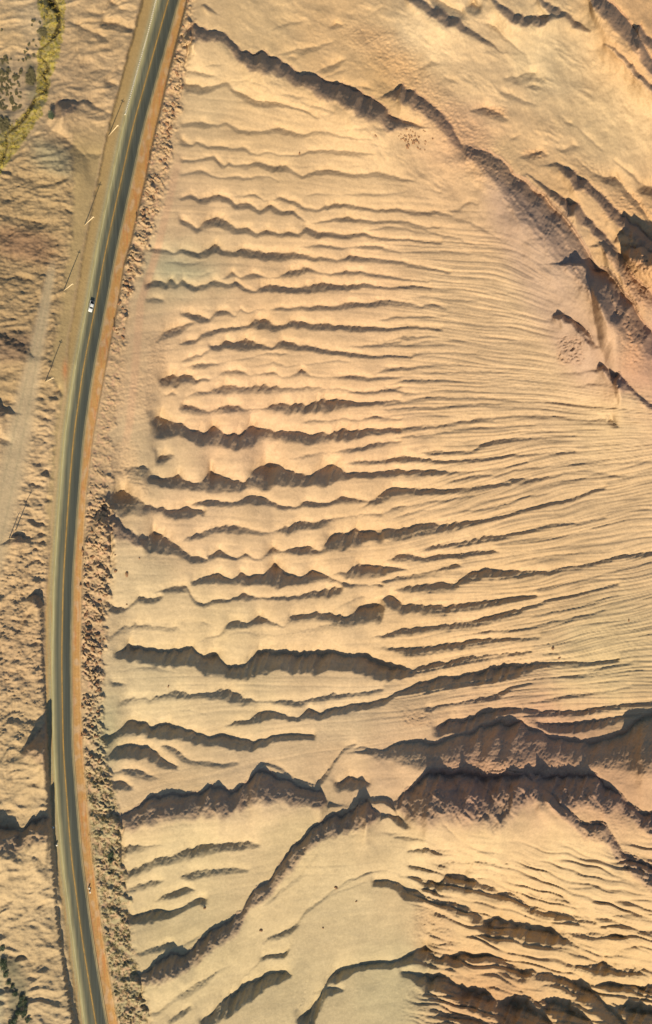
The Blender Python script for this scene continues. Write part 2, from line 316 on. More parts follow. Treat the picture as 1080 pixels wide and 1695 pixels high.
G g .55 550,930,4 590,880,20 620,855,25 650,810,25 700,805,20 740,800,20 755,780,6
G g .45 655,760,12 680,735,15 730,720,25 790,680,15 820,635,10 870,600,8 930,555,6 980,520,5 1080,485,4 1120,487,4
G g .6 420,1060,20 470,1020,40 510,975,50 560,945,55 620,910,45 680,880,35 740,870,25 760,880,6
G g .4 220,1030,8 270,1015,12 330,960,14 370,940,25 430,900,22 500,860,12 560,830,5
G g .5 300,1055,12 345,1020,18 380,1000,10
G g .6 790,1050,20 840,1010,50 870,970,45 900,905,40 930,875,40 980,855,25 1050,838,8 1080,835,6
G g .4 785,1020,20 810,980,30 820,920,25 835,860,15 850,800,6 870,740,4
G g .5 850,950,15 920,930,20 960,935,6
G g .3 820,640,4 870,605,5 940,565,5 1040,530,3
G g .3 740,740,4 780,690,10 830,600,12 870,520,8 900,480,4
G g .3 660,620,6 720,560,14 800,500,12 860,420,6
G g .5 860,155,20 880,130,20 910,95,16 940,50,16 970,15,12 1010,0,10
G g .5 930,155,20 980,130,40 1030,140,25 1060,150,10
F g .4 -60,1010,8 -20,1000,8 20,1018,8
K g .45 375,75,4 430,60,12 500,70,15 520,60,20
K g .5 515,80,15 545,5,30 590,30,18 620,50,6
K g .5 560,40,8 620,45,14 680,60,4
K g .6 500,125,15 520,105,28 545,105,30 600,125,20 650,140,18 690,140,15
K g .55 340,105,6 390,120,20 440,150,20 500,170,18 540,200,5
K g .4 440,365,8 490,340,14 540,355,6 590,345,18 645,365,6
K g .6 530,410,20 570,412,22 610,435,8
K g .3 300,425,4 380,430,8 450,440,4
K r .8 240,560,30 275,530,60 300,495,90 350,505,60 400,500,24 430,495,15
K g .6 425,495,15 480,525,18 540,560,8
K g .5 330,700,8 380,725,8
K g .4 430,760,10 480,770,14 520,755,5
K g .6 180,-20,20 210,0,15 260,5,30 280,30,20 295,60,8
K r .3 190,612,60 240,630,110 290,665,150 340,705,140 400,760,110 440,800,60
K g .4 0,840,10 80,870,20 160,900,20 240,930,14
K g .5 320,950,6 345,945,20 370,930,5
K g .4 0,1060,12 60,1080,25 120,1090,28 200,1105,25 260,1110,22 300,1130,8
K g .4 310,1045,8 335,1040,18 365,1060,6
K g .3 0,980,10 60,995,16 130,1000,10
K g .35 380,770,5 410,765,12 440,775,4
L g .5 0,140,6 60,140,10 120,145,10 230,165,8
L g .5 0,180,8 80,175,12 150,180,10 220,180,8
L g .35 60,95,4 130,90,7 200,92,5
L r .4 0,440,40 50,470,50 100,500,50 150,540,40 170,570,10
L g .5 30,790,12 50,785,20 75,800,5
L r .6 -20,800,60 0,805,60 30,830,30 60,840,25 80,850,5
L g .45 0,975,20 30,980,25 60,1000,5
L g .5 70,440,3 110,490,6 150,540,3
P g .65 535,70,15 565,40,35 590,25,40 615,40,30 630,75,12
P g .6 500,110,15 540,95,30 585,115,10
P g .45 370,110,8 400,95,30 450,110,20 490,120,8
P g .6 440,245,6 490,225,22 530,222,30 570,255,15
P g .6 480,270,10 520,275,14 545,300,8
P g .6 435,320,10 470,315,25 530,345,10
P g .55 410,390,10 450,375,22 495,400,14
P g .55 400,450,10 430,430,22 490,455,18
P g .6 370,490,8 410,470,22 470,500,14
P g .6 350,500,14 390,515,25 470,545,12
P g .55 350,780,8 390,755,30 440,765,12
P g .65 420,870,10 455,850,40 490,865,20
P g .6 330,930,10 380,935,22 400,945,4
P g .6 415,940,10 450,945,22 485,960,8
P g .6 280,970,10 330,970,30 390,980,25 440,1010,10
P g .65 330,1075,15 375,1055,35 430,1085,10
P g .65 420,1140,12 460,1110,35 515,1130,12
P g .5 230,1160,15 270,1150,45 320,1190,20
P g .65 370,1190,10 400,1175,35 450,1200,12
P g .55 215,1245,5 280,1220,20 310,1240,8
P g .65 270,1330,8 320,1345,25 380,1360,25 400,1350,40 440,1370,22 470,1395,5
P g .5 270,1450,6 320,1430,14 390,1430,8
P r .8 30,1570,10 70,1555,25 110,1515,70 160,1485,100 210,1495,80 270,1530,25
P g .6 260,1530,12 320,1510,22 370,1490,25 410,1465,40 465,1490,10
P g .55 360,1600,8 400,1570,30 450,1560,25
P g .6 325,1640,12 360,1620,40 395,1625,15
P g .5 70,165,10 100,140,40 135,160,10
M g .45 95,385,8 120,370,14 150,385,6
M g .5 150,390,10 180,375,18 220,395,8
M r .75 135,570,10 160,560,40 185,555,70 212,590,30
M g .55 90,740,14 120,680,25 150,650,22
M r .6 115,1310,20 150,1285,50 195,1235,90 225,1200,100 243,1190,100 250,1200,20
N r .75 -30,445,120 0,448,130 40,455,120 90,470,80 150,430,110 200,412,110 240,402,120 252,410,40
N r .6 110,60,40 150,30,70 190,0,120 235,-20,180 246,-10,100
N r .3 150,590,30 190,600,60 230,640,50 260,660,20
N g .35 20,180,6 40,260,8 80,330,10 140,390,6
N g .5 0,1250,15 30,1240,20 60,1250,6
N g .5 60,1130,6 100,1080,16 150,1110,10 180,1120,4
N g .6 140,1200,8 155,1190,16 170,1200,5
N g .4 0,820,6 20,800,14 40,820,4
N g .4 180,850,5 220,830,10
"""
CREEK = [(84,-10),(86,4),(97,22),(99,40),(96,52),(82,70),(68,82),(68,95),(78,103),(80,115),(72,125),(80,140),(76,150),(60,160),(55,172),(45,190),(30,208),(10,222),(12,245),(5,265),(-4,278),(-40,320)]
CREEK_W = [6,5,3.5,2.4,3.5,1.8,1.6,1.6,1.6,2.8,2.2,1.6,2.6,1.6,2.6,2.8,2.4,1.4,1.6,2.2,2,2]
TRACKS = [  # narrow worn paths: points, width
    ([(736,1365),(758,1387),(784,1404),(801,1409),(845,1415),(871,1426),(893,1443),(910,1461),(928,1482),(949,1500),(975,1520),(1002,1535),(1028,1550),(1045,1563),(1080,1578),(1140,1600)], 1.3, 1.4),
    ([(127,45),(127,80),(133,105),(150,135),(170,150),(185,165)], 0.8, 0.7),
    ([(6,1278),(12,1310),(25,1335),(45,1355),(60,1360)], 1.2, 1.0),
    ([(0,1060),(8,1120),(16,1170),(26,1220)], 1.2, 0.9),
    ([(150,1238),(215,1350),(260,1400)], 0.5, 0.2),
    ([(532,1490),(570,1465),(610,1443),(640,1440),(700,1455)], 0.6, 0.5),
]

STEP = 1.5
U = np.arange(-225, 1305+.1, STEP, dtype=np.float32); V = np.arange(-225, 1920+.1, STEP, dtype=np.float32)
NU, NV = len(U), len(V)
uu, vv = np.meshgrid(U, V)
BU = [-225, 0, 110, 260, 450, 700, 900, 1080, 1305]
BZ = [-2, -1, 0, 4, 14, 30, 46, 60, 78]

def road_c(v):   # centre x, left half width, right half width
    ys = [-225, 0, 210, 420, 505, 610, 720, 820, 960, 1090, 1240, 1350, 1420, 1560, 1695, 1925]
    cx = [342, 279, 220, 174, 158.6, 138, 122.5, 114, 105, 102.3, 105, 113, 118.5, 137, 159, 203]
    hl = [20, 19, 16, 14.5, 14, 14, 15, 15, 15.5, 16, 16.5, 17, 16, 16, 19, 20]
    hr = [18, 18, 18, 18, 17.5, 17.5, 16.5, 16.5, 15.5, 15, 15, 16, 16.5, 17, 18, 18]
    t = np.arange(-300, 2000, 5.0); k = np.exp(-np.linspace(-2.5, 2.5, 21)**2/2); k /= k.sum()
    sm = lambda q: np.convolve(np.interp(t, ys, q), k, 'same')
    c0 = np.interp(t, ys, cx); pad = np.concatenate([c0[0]-(c0[1]-c0[0])*np.arange(10, 0, -1), c0, c0[-1]+(c0[-1]-c0[-2])*np.arange(1, 11)])
    cs = np.convolve(pad, k, 'valid')
    return np.interp(v, t, cs), np.interp(v, ys, hl), np.interp(v, ys, hr)

def road_z(v):
    return np.interp(v, [-225, 0, 600, 1700, 1925], [-14, -10, 0, 0, 0])

zb = np.interp(uu, BU, BZ).astype(np.float32)
kk = np.exp(-np.linspace(-2.5, 2.5, 81)**2/2); kk /= kk.sum()
prof = np.convolve(np.interp(np.concatenate([U[0]-np.arange(40, 0, -1)*STEP, U, U[-1]+np.arange(1, 41)*STEP]), BU, BZ), kk, 'valid')
zb = np.tile(prof.astype(np.float32), (NV, 1))
rz = road_z(V).astype(np.float32)[:, None]
zb = zb + rz*np.exp(-(np.maximum(uu-330, 0)/250)**2)
RC, RHL, RHR = [a.astype(np.float32)[:, None] for a in road_c(V)]
side = uu-RC                                                   # px right of the road's centre line
zb = zb*1.0
# nominal world position for noise
X0, Y0, S0 = ray(uu, vv, zb); PX = S0/FPX                       # metres per photo pixel
# right edge of the rubble bank
RUB = np.interp(V, [-225, 0, 60, 112, 179, 200, 300, 400, 440, 500, 560, 640, 720, 800, 850, 950, 1050, 1150, 1250, 1300, 1350, 1450, 1550, 1650, 1695, 1925],
                [380, 320, 316, 308, 298, 292, 276, 250, 235, 214, 208, 198, 185, 182, 186, 184, 176, 170, 174, 186, 198, 207, 216, 238, 246, 290]).astype(np.float32)[:, None]
RUBL = RC+RHR+np.interp(V, [0, 60, 112, 179, 300, 400, 440, 500, 620, 820, 1000, 1300, 1500, 1695], [11, 13, 14, 18, 20, 19, 15, 17, 17, 10, 13, 15, 16, 16]).astype(np.float32)[:, None]
RUBA = np.interp(V, [-225, 0, 520, 590, 780, 850, 1225, 1330, 1700, 1900], [1, 1, .85, .3, .35, 1, .85, .55, .5, .5]).astype(np.float32)[:, None]
wob = 3.5*noise(uu/14, vv/14, 5)+2*noise(uu/6, vv/6, 6)
rub = sstep(uu, RUBL+1, RUBL+7)*(1-sstep(uu+wob*2.2+4*noise(uu/25, vv/25, 8), RUB-7, RUB+5))
dune = sstep(uu+wob, RUB-8, RUB+10)                                # the dune side of the road
LSH = np.interp(V, [-225, 0, 300, 560, 650, 900, 1000, 1250, 1350, 1925], [24, 24, 24, 20, 8, 8, 12, 10, 10, 10]).astype(np.float32)[:, None]
left = 1-sstep(uu, RC-RHL-LSH-6+wob*.5, RC-RHL-LSH+2+wob*.5)

# irregular meander of every line
wv = vv + 0.9*noise(uu/11, vv/11, 11) + 0.55*noise(uu/5, vv/5, 12) + 1.2*noise(uu/30, vv/22, 13)
wu = uu + 1.2*noise(uu/14, vv/14, 14)

P = 3.0
gd = np.zeros_like(uu); rdg = np.zeros_like(uu); shade = np.zeros_like(uu); broad = np.zeros_like(uu); rocky = np.zeros_like(uu)
def gsm(a, s):
    n = int(s*3)+1; k = np.exp(-(np.arange(-n, n+1)/s)**2/2); k /= k.sum()
    return np.convolve(np.pad(a, n, mode='reflect', reflect_type='odd') if len(a) > n+1 else np.pad(a, n, mode='edge'), k, 'valid')
for ln in LINES.strip().splitlines():
    f = ln.split(); ox, oy, sc = TILES[f[0]]; typ = f[1]; k = float(f[2])
    pts = [tuple(float(q) for q in p.split(',')) for p in f[3:]]
    if pts[0][0] > pts[-1][0]: pts = pts[::-1]
    if typ == 'r' and f[0] in 'ABD' and k > .45 and k != .56: k *= 1.25; pts = [(a, b, c*1.32) for a, b, c in pts]
    p = np.array([(ox+a/sc, oy+b/sc, c/sc) for a, b, c in pts])
    if pts[-1][0] == 1080 and p[-1, 0] < 1068: p = np.vstack([p, [p[-1, 0]+14, p[-1, 1]+14*(p[-1, 1]-p[-2, 1])/(p[-1, 0]-p[-2, 0]), p[-1, 2]]])
    if pts[0][0] == 0 and p[0, 0] > 320: p = np.vstack([[p[0, 0]-14, p[0, 1]-14*(p[1, 1]-p[0, 1])/(p[1, 0]-p[0, 0]), p[0, 2]], p])
    if p[-1, 0] > 1068: p = np.vstack([p, [p[-1, 0]+150, p[-1, 1]+np.clip((p[-1, 1]-p[-2, 1])/(p[-1, 0]-p[-2, 0]), -.5, .7)*150, p[-1, 2]]])
    if p[0, 0] < 2: p = np.vstack([[p[0, 0]-120, p[0, 1], p[0, 2]], p])
    x0, x1 = p[0, 0], p[-1, 0]
    wm = p[:, 2].max(); EX = 14 if typ == 'g' else 16+int(1.5*wm)
    tx = np.arange(x0-EX, x1+EX+.01, 1.0)
    ty = np.interp(tx, p[:, 0], p[:, 1]); tw = np.interp(tx, p[:, 0], p[:, 2])
    sm = 2.2 if typ == 'g' else 2.0
    ty = gsm(ty, sm); tw = np.maximum(gsm(tw, 3.0), .3+(.2*wm if typ == 'g' else 0))
    sl = gsm(np.gradient(ty), 5.0); tc = 1/np.sqrt(1+(sl*np.interp(tx, [100, 540, 1080], [.95, .85, .6]))**2)
    # foreshortened axis: compress for steep lines
    e0, e1 = min(8+.35*p[0, 2], 30), min(8+.35*p[-1, 2], 30)
    end = np.clip((tx-x0+6)/e0, 0, 1)*np.clip((x1+6-tx)/e1, 0, 1); end = end*end*(3-2*end)
    fD = gsm(tw*tc*end, max(6, .45*tw.max()))*np.clip((tx-tx[0])/10, 0, 1)*np.clip((tx[-1]-tx)/10, 0, 1); fY = gsm(ty+1.1*tw, max(6, .4*tw.max()))
    up = 9.0*wm+8 if typ == 'g' else 4; dn = 7.0*wm+6 if typ == 'g' else 9*wm+8
    i0 = max(0, int((x0-EX-U[0])/STEP)); i1 = min(NU, int((x1+EX-U[0])/STEP)+2)
    j0 = max(0, int((ty.min()-up-4-V[0])/STEP)); j1 = min(NV, int((ty.max()+dn+4-V[0])/STEP)+2)
    fYl = gsm(ty, 9); fW = gsm(tw*1.45, 9)
    fDg = gsm(tw*tc*end, 9)*np.clip((tx-tx[0])/8, 0, 1)*np.clip((tx[-1]-tx)/8, 0, 1)
    if i1 <= i0 or j1 <= j0: continue
    us = wu[j0:j1, i0:i1]; vs = wv[j0:j1, i0:i1]
    yy = np.interp(us, tx, ty); sd_ = float(p[1, 0]*7.3+p[1, 1]*3.1)
    jj = np.abs(noise((us+.35*(vs-yy))/np.float32(13+.25*wm)+sd_, sd_+0*us, 15)); jj2 = np.abs(noise((us+.3*(vs-yy))/4.2-sd_, sd_+0*us, 16)); ww0 = np.interp(us, tx, tw)
    yy = yy+np.clip(ww0, 0, 22)*(.5*(jj-.22)+.08*(jj2-.2)); ww = np.interp(us, tx, tw)*1.25; cc = np.interp(us, tx, tc)
    ee = np.interp(us, tx, end, left=0, right=0)
    if typ == 'g':
        ww = ww*1.12+1.4
        D = 1.2*k*ww*cc*ee*np.clip(.5+np.maximum(ww0, .5*wm)/14, .5, 1)
        d = vs-yy; t = d/ww
        bl_ = sstep(-d, 1, 9+.35*wm); Dl = D*(1-bl_)+np.interp(us, tx, fDg, left=0, right=0)*1.25*1.16*k*bl_
        bl2 = sstep(-d, 2, 14+.5*wm); dl = (vs-np.interp(us, tx, fYl))*bl2+d*(1-bl2)
        s_ = np.where(t > 0, np.clip(1-t, 0, 1)**1.2*D, Dl*np.exp(np.minimum(dl, 0)/(1.1*np.interp(us, tx, fW)+2.0)))
        dep = s_
        gd[j0:j1, i0:i1] += dep**P
        bs_ = np.interp(us, tx, fDg, left=0, right=0)*k*.28
        broad[j0:j1, i0:i1] += bs_*np.exp(-(np.where(d > 0, d/(1.6*wm+5), d/(2.8*wm+9)))**2)
        shade[j0:j1, i0:i1] = np.maximum(shade[j0:j1, i0:i1], np.where(t > 0, np.clip(1-t, 0, 1), 0)*np.clip(ww/9, 0, 1.5)*ee)
    else:
        ww = ww*.88; rf = .88+.22*(1-min(wm/60, 1)); D = k*ww*cc*ee*rf
        d = vs-yy; t = d/ww
        rise = D*(1-(1-np.clip(t, 0, 1))**1.45)
        wl = max(2.0*wm, 14.0)
        fd_ = (vs-np.interp(us, tx, fY))/wl; far = np.interp(us, tx, fD)*1.1*k*rf*np.exp(-np.clip(fd_, 0, 9)**1.4)
        m_ = sstep(t, .75, 1.9)
        rdg[j0:j1, i0:i1] += np.where(t > 0, np.minimum(rise, D)*(1-m_)+far*m_, 0)
        # little V at the foot
        dep = .18*D*np.where(t > 0, np.clip(1-t*3, 0, 1), np.exp(np.minimum(d, 0)/4.0))
        gd[j0:j1, i0:i1] += dep**P
        m = (t > 0)*np.clip(1.6-t, 0, 1)*np.clip(ww/14, 0, 1)*ee
        shade[j0:j1, i0:i1] = np.maximum(shade[j0:j1, i0:i1], m)
        if k > .5: rocky[j0:j1, i0:i1] = np.maximum(rocky[j0:j1, i0:i1], (t > -.1)*np.clip((1.1-t)*3, 0, 1)*np.clip(ww/20, 0, 1)*ee)
G = gd**(1/P)

def poly_dist(pts, ws, pad):
    out = np.full(uu.shape, 99.0, np.float32); wd = np.ones(uu.shape, np.float32)
    for a in range(len(pts)-1):
        (xa, ya), (xb, yb) = pts[a], pts[a+1]
        i0 = max(0, int((min(xa, xb)-pad-U[0])/STEP)); i1 = min(NU, int((max(xa, xb)+pad-U[0])/STEP)+2)
        j0 = max(0, int((min(ya, yb)-pad-V[0])/STEP)); j1 = min(NV, int((max(ya, yb)+pad-V[0])/STEP)+2)
        if i1 <= i0 or j1 <= j0: continue
        us = uu[j0:j1, i0:i1]+1.2*noise(uu[j0:j1, i0:i1]/7, vv[j0:j1, i0:i1]/7, 3); vs = wv[j0:j1, i0:i1]
        t = np.clip(((us-xa)*(xb-xa)+(vs-ya)*(yb-ya))/((xb-xa)**2+(yb-ya)**2), 0, 1)
        d = np.hypot(us-xa-t*(xb-xa), vs-ya-t*(yb-ya))
        sub = out[j0:j1, i0:i1]; q = d < sub
        sub[q] = d[q]; wd[j0:j1, i0:i1][q] = (ws[a]+(ws[a+1]-ws[a])*t)[q]
    return out, wd
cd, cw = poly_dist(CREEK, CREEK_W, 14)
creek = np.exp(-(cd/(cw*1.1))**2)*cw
track_h = np.zeros_like(uu)
for pts, tw_, dp in TRACKS:
    td, _ = poly_dist(pts, [1]*len(pts), 10)
    track_h -= dp*np.exp(-(td/(tw_*1.3))**2)

# procedural mini gullies that follow the fan of the dune field
SLX = [150, 250, 450, 650, 850, 1050, 1300]
SLY = [[55, 60, 110, 215, 330, 480, 640], [205, 210, 225, 245, 330, 500, 650], [322, 325, 335, 350, 352, 520, 660], [470, 468, 472, 478, 505, 570, 670],
       [630, 610, 600, 600, 612, 640, 680], [745, 715, 712, 700, 690, 700, 705], [860, 860, 885, 880, 800, 762, 720], [985, 985, 985, 960, 945, 915, 870],
       [1100, 1090, 1108, 1112, 1080, 1030, 985], [1190, 1185, 1170, 1165, 1130, 1120, 1115], [1320, 1300, 1260, 1235, 1215, 1210, 1200],
       [1420, 1405, 1390, 1370, 1370, 1390, 1400], [1620, 1600, 1500, 1480, 1490, 1540, 1580], [1900, 1880, 1800, 1750, 1750, 1800, 1850]]
tcoord = np.zeros_like(uu)
cols = np.stack([gsm(np.interp(U, SLX, r), 25) for r in SLY])
for i in range(NU):
    tcoord[:, i] = np.interp(V, cols[:, i], np.arange(len(SLY))*6.0, left=-3, right=80)
scoord = uu/100
fine_m = sstep(uu, 560, 760)*sstep(vv, 330, 420)*(1-sstep(vv, 1180, 1215))*dune
tw2 = tcoord+.3*noise(uu/110, vv/45, 61); scoord = scoord*.6
r1 = np.abs(noise(scoord*.55, tw2*1.15, 71)); r2 = np.abs(noise(scoord*.8+7, tw2*2.6, 72)); r3 = np.abs(noise(scoord*1.4+3, tw2*6.0, 73))
mini = -(np.clip(.28-r1, 0, 1)*3.2*1.5 + np.clip(.25-r2, 0, 1)*3.4*.8)*(.35+.95*fine_m)
mini += -(np.clip(.3-r3, 0, 1)*2.0*.6)*(.3+.9*fine_m)
r4 = noise(scoord*.45+2, tw2*.85, 74); r5 = noise(scoord*.6+9, tw2*1.7, 76)
mini -= fine_m*(np.clip(.25-r2, 0, 1)*4.5+np.clip(.3-r3, 0, 1)*1.2)
saw = lambda n, a: -np.clip(a-np.abs(n), 0, 1)
mini += 3.6*saw(r4, .3)*1.6*(1-.3*fine_m)+2.6*saw(r5, .28)*1.3*(.5+.5*fine_m)
mini += .8*noise(scoord*1.3, tw2*.9, 75)
dunes_only = dune*(1-sstep(vv, 1230, 1330)*.35)*sstep(vv, 60+.55*(uu-300), 110+.55*(uu-300))
mini = mini*dunes_only*(.24+.18*fine_m)*(1-sstep(uu, 880, 960)*(1-sstep(vv, 600, 680)))

# broad undulation and weathering
h = -(G+broad)*(0.35+0.65*np.maximum(dune, left)) + rdg*np.maximum(np.maximum(dune, left), rub)
und = 2.5*noise(X0/22, Y0/16, 21)+1.2*noise(X0/9, Y0/7, 22)
h = h+mini
h = h+und*.55*np.maximum(dune*.8, left)
# flutes on the steep walls (run down the wall)
flute = ridged((uu+.75*vv)/6.5, (vv-.3*uu)/22, 31, 2)*.55+fbm(uu/4.5, vv/3.6, 35, 2)*.5
h += shade*flute*np.clip(.55+.035*np.sqrt(G+rdg), .5, 1.2)*1.7
# rock: broken ground on cliffs
rk = ridged((uu+.4*vv)/9, (vv-.5*uu)/16, 41, 3)
spur = ridged((uu-.55*vv+6*noise(uu/20, vv/20, 43))/24, (vv+.35*uu)/70, 42, 2)
h += rocky*(rk*1.2+fbm(uu/6, vv/6, 47, 3)*1.2)*.7+rocky*spur*np.clip(rdg*.1, 1, 4)
# upper right: weathered mounds
ur = sstep(uu*.62-vv, 20, 160)*sstep(uu, 330, 420)
ridge_dir = (uu*.62+vv*.45)
h += ur*(fbm(X0/14, Y0/14, 51, 4)*3.2+ridged((uu*.8+vv*.6)/38, (vv*.8-uu*.55)/15, 53, 3)*1.5*sstep(noise(uu/50, vv/40, 54), -.15, .5))
brm = sstep(uu, 660, 720)*sstep(vv, 1370, 1420)
qb = vv-.22*(uu-650)+6*noise(uu/40, vv/30, 171)
b1 = noise(uu/120, qb/17, 172); b2 = noise(uu/100+4, qb/8, 173)
h -= brm*(np.clip(.32-np.abs(b1), 0, 1)*16*(.5+.5*sstep(noise(uu/70, vv/60, 174), -.3, .4))+np.clip(.3-np.abs(b2), 0, 1)*2.5)
# crumbly ochre zone
och = np.exp(-((uu-.0-(620+(vv-60)*.85))/55)**2)*sstep(vv, 20, 60)*(1-sstep(vv, 280, 340))
rough2 = och*.9
for cx_, cy_, rx_, ry_, am in [(236, 655, 22, 50, .6), (205, 765, 30, 40, .8), (198, 640, 18, 60, .7), (262, 600, 24, 50, .6), (225, 810, 25, 25, .8), (945, 580, 22, 24, 2.4), (1045, 560, 25, 60, 1.3), (850, 1270, 120, 14, .9), (1000, 1370, 60, 40, .6), (720, 1540, 40, 60, .9), (780, 1660, 110, 45, .8), (1010, 1560, 90, 60, .4),
                               (690, 1190, 30, 16, .8), (860, 1200, 60, 14, .6), (735, 205, 22, 22, .9), (680, 220, 20, 14, .6), (1060, 450, 30, 70, 1.6), (1040, 340, 50, 30, .9), (980, 300, 40, 30, .6), (820, 185, 22, 10, 1.2), (885, 255, 22, 9, 1.2), (900, 1640, 130, 40, .5)]:
    rough2 = np.maximum(rough2, am*np.exp(-((uu-cx_)/rx_)**4-((vv-cy_)/ry_)**4))
h += rough2*(ridged((uu+.5*vv)/8, (vv-.2*uu)/6, 55, 3)*1.5+fbm(uu/4.5, vv/4.5, 58, 3)*.9)
# rubble bank beside the road, streaky lumps
ru = (uu*.80+vv*.60); rv = (vv*.80-uu*.60)
bw = ru+2.5*noise(uu/9, vv/9, 62); bv = rv+2.0*noise(uu/8, vv/8, 63)
lump = np.abs(noise(bv/5.2, bw/9.5, 64))*2.2+np.abs(noise(bv/2.6, bw/4.6, 65))*1.1+.55*noise(uu/18, vv/24, 66)*2
lumpm = .55+1.0*np.clip(noise(ru/30, rv/13, 67)+.25, -.3, 1)
cel = sstep(np.abs(noise(bv/6.5, bw/11, 161))+.5*np.abs(noise(bv/3.1, bw/5.2, 162)), .12, .5)
h += rub*RUBA*lumpm*(lump*2.3+cel*4.2+4.0*fbm(uu/16, vv/20, 163, 2))
h += rub*RUBA*(2.0*sstep(uu, RUBL, RUBL+14)+2.5*noise(uu/30, vv/34, 68))
# low wash strip greener: gentle clumps
# the left side
lr = left
lr_tr = np.interp(V, [-225, 120, 260, 400, 520, 620, 650, 900, 1000, 1925], [100, 100, 55, 30, 28, 24, 1, 1, 1, 1]).astype(np.float32)[:, None]  # graded track width beside the road
trk = sstep(uu, RC-RHL-lr_tr-24+wob*1.4, RC-RHL-lr_tr-10+wob*1.4)*(1-sstep(vv, 860, 930)) * sstep(vv, 180, 260)
# dirt road curving away to the bottom left of the pole line
dtx = np.interp(V, [430, 520, 600, 700, 800, 900, 1000], [88, 72, 56, 35, 14, -8, -40]).astype(np.float32)[:, None]
dtw = np.interp(V, [430, 600, 700, 800, 950], [7, 14, 22, 24, 26]).astype(np.float32)[:, None]
dirt = np.exp(-((uu-dtx)/dtw)**4)*sstep(vv, 420, 470)*(1-sstep(vv, 950, 1050))*left
rough_l = left*(1-np.clip(trk*.95, 0, 1))*(1-dirt*.95)
zone_low = np.interp(V, [-225, 0, 210, 280, 560, 640, 880, 1150, 1320], [.35, .35, .45, .9, .8, .6, .9, .7, .3]).astype(np.float32)[:, None]
st_dir = ridged((vv-uu*.18+3*noise(uu/25, vv/20, 80))/6.5, (uu+vv*.2)/30, 81, 3)
blob = fbm(uu/9, vv/9, 84, 3)
pit = np.abs(noise(uu/4.6+.5*noise(uu/7, vv/7, 2), vv/3.8, 85))*1.6+np.abs(noise(uu/2.9, vv/2.4, 86))*.9
h += left*(1-dirt)*(1-trk)*ridged((uu*.35+vv)/34+.4*noise(uu/40, vv/40, 181), (uu-vv*.3)/70, 182, 2)*4.5
h += rough_l*zone_low*(st_dir*1.5+blob*2.4+pit*.55+fbm(uu/22+.3*noise(uu/15, vv/15, 9), vv/13, 89, 3)*3.5)
patch = sstep(noise(uu/20, vv/20, 87)+.25, 0, .55)
h += rough_l*patch*(sstep(vv, 850, 950)*(1-sstep(vv, 1230, 1300)))*pit*1.2
# wall of the cutting along the left road edge at the bottom
wx = np.interp(V, [900, 1000, 1080, 1200, 1250, 1330, 1400, 1500, 1560, 1620, 1695, 1925], [64, 70, 72, 80, 82, 84, 90, 97, 104, 113, 126, 165]).astype(np.float32)[:, None]
wh = np.interp(V, [900, 990, 1060, 1190, 1230, 1330, 1410, 1500, 1600, 1700, 1925], [0, 3, 8, 8, 12, 13, 14, 13, 14, 15, 15]).astype(np.float32)[:, None]
wbase = wx-np.clip(wh*.5, 3, 7)
cutl = (1-sstep(uu+noise(uu/5, vv/5, 91)*2.2, wbase-1, wx+1))
h += cutl*wh
rough_l2 = left*cutl*sstep(vv, 900, 1000)
h += rough_l2*fbm(uu/16, vv/16, 93, 4)*2.4
# general fine grain
h += (dune*.16+left*.30)*fbm(uu/4.5, vv/4.5, 95, 2)+track_h*np.maximum(dune, left)
h += dune*.25*noise(X0/2.4, Y0/2.4, 97)*.6
# creek
h -= creek*1.5
# scarp of the dune field above the rubble bank
h += dune*2.5
# shrink everything on the road corridor, slight crown and shoulders
road_m = sstep(side, -RHL-LSH-2+wob*.4, -RHL-LSH+4+wob*.4)*(1-sstep(uu, RUBL, RUBL+4))
h = h*(1-road_m) - road_m*np.clip(np.maximum(-side-RHL, side-RHR)/14, 0, 1)*.5
h += (sstep(uu, RUBL-5, RUBL-2)-sstep(uu, RUBL-2, RUBL+2))*.9*sstep(vv, 560, 700)   # small windrow at the shoulder's edge
zt = zb+(h*PX).astype(np.float32)
zroad_flat = road_z(V).astype(np.float32)[:, None]
zt = zt*(1-road_m)+(zroad_flat+h*PX)*road_m
GX, GY, GS = ray(uu, vv, zt)

def ground(u, v):
    """terrain point seen at (u, v)"""
    i = (u-U[0])/STEP; j = (v-V[0])/STEP
    i0 = int(min(max(i, 0), NU-2)); j0 = int(min(max(j, 0), NV-2)); a = i-i0; b = j-j0
    q = lambda M: float((M[j0, i0]*(1-a)+M[j0, i0+1]*a)*(1-b)+(M[j0+1, i0]*(1-a)+M[j0+1, i0+1]*a)*b)
    return q(GX), q(GY), q(zt)

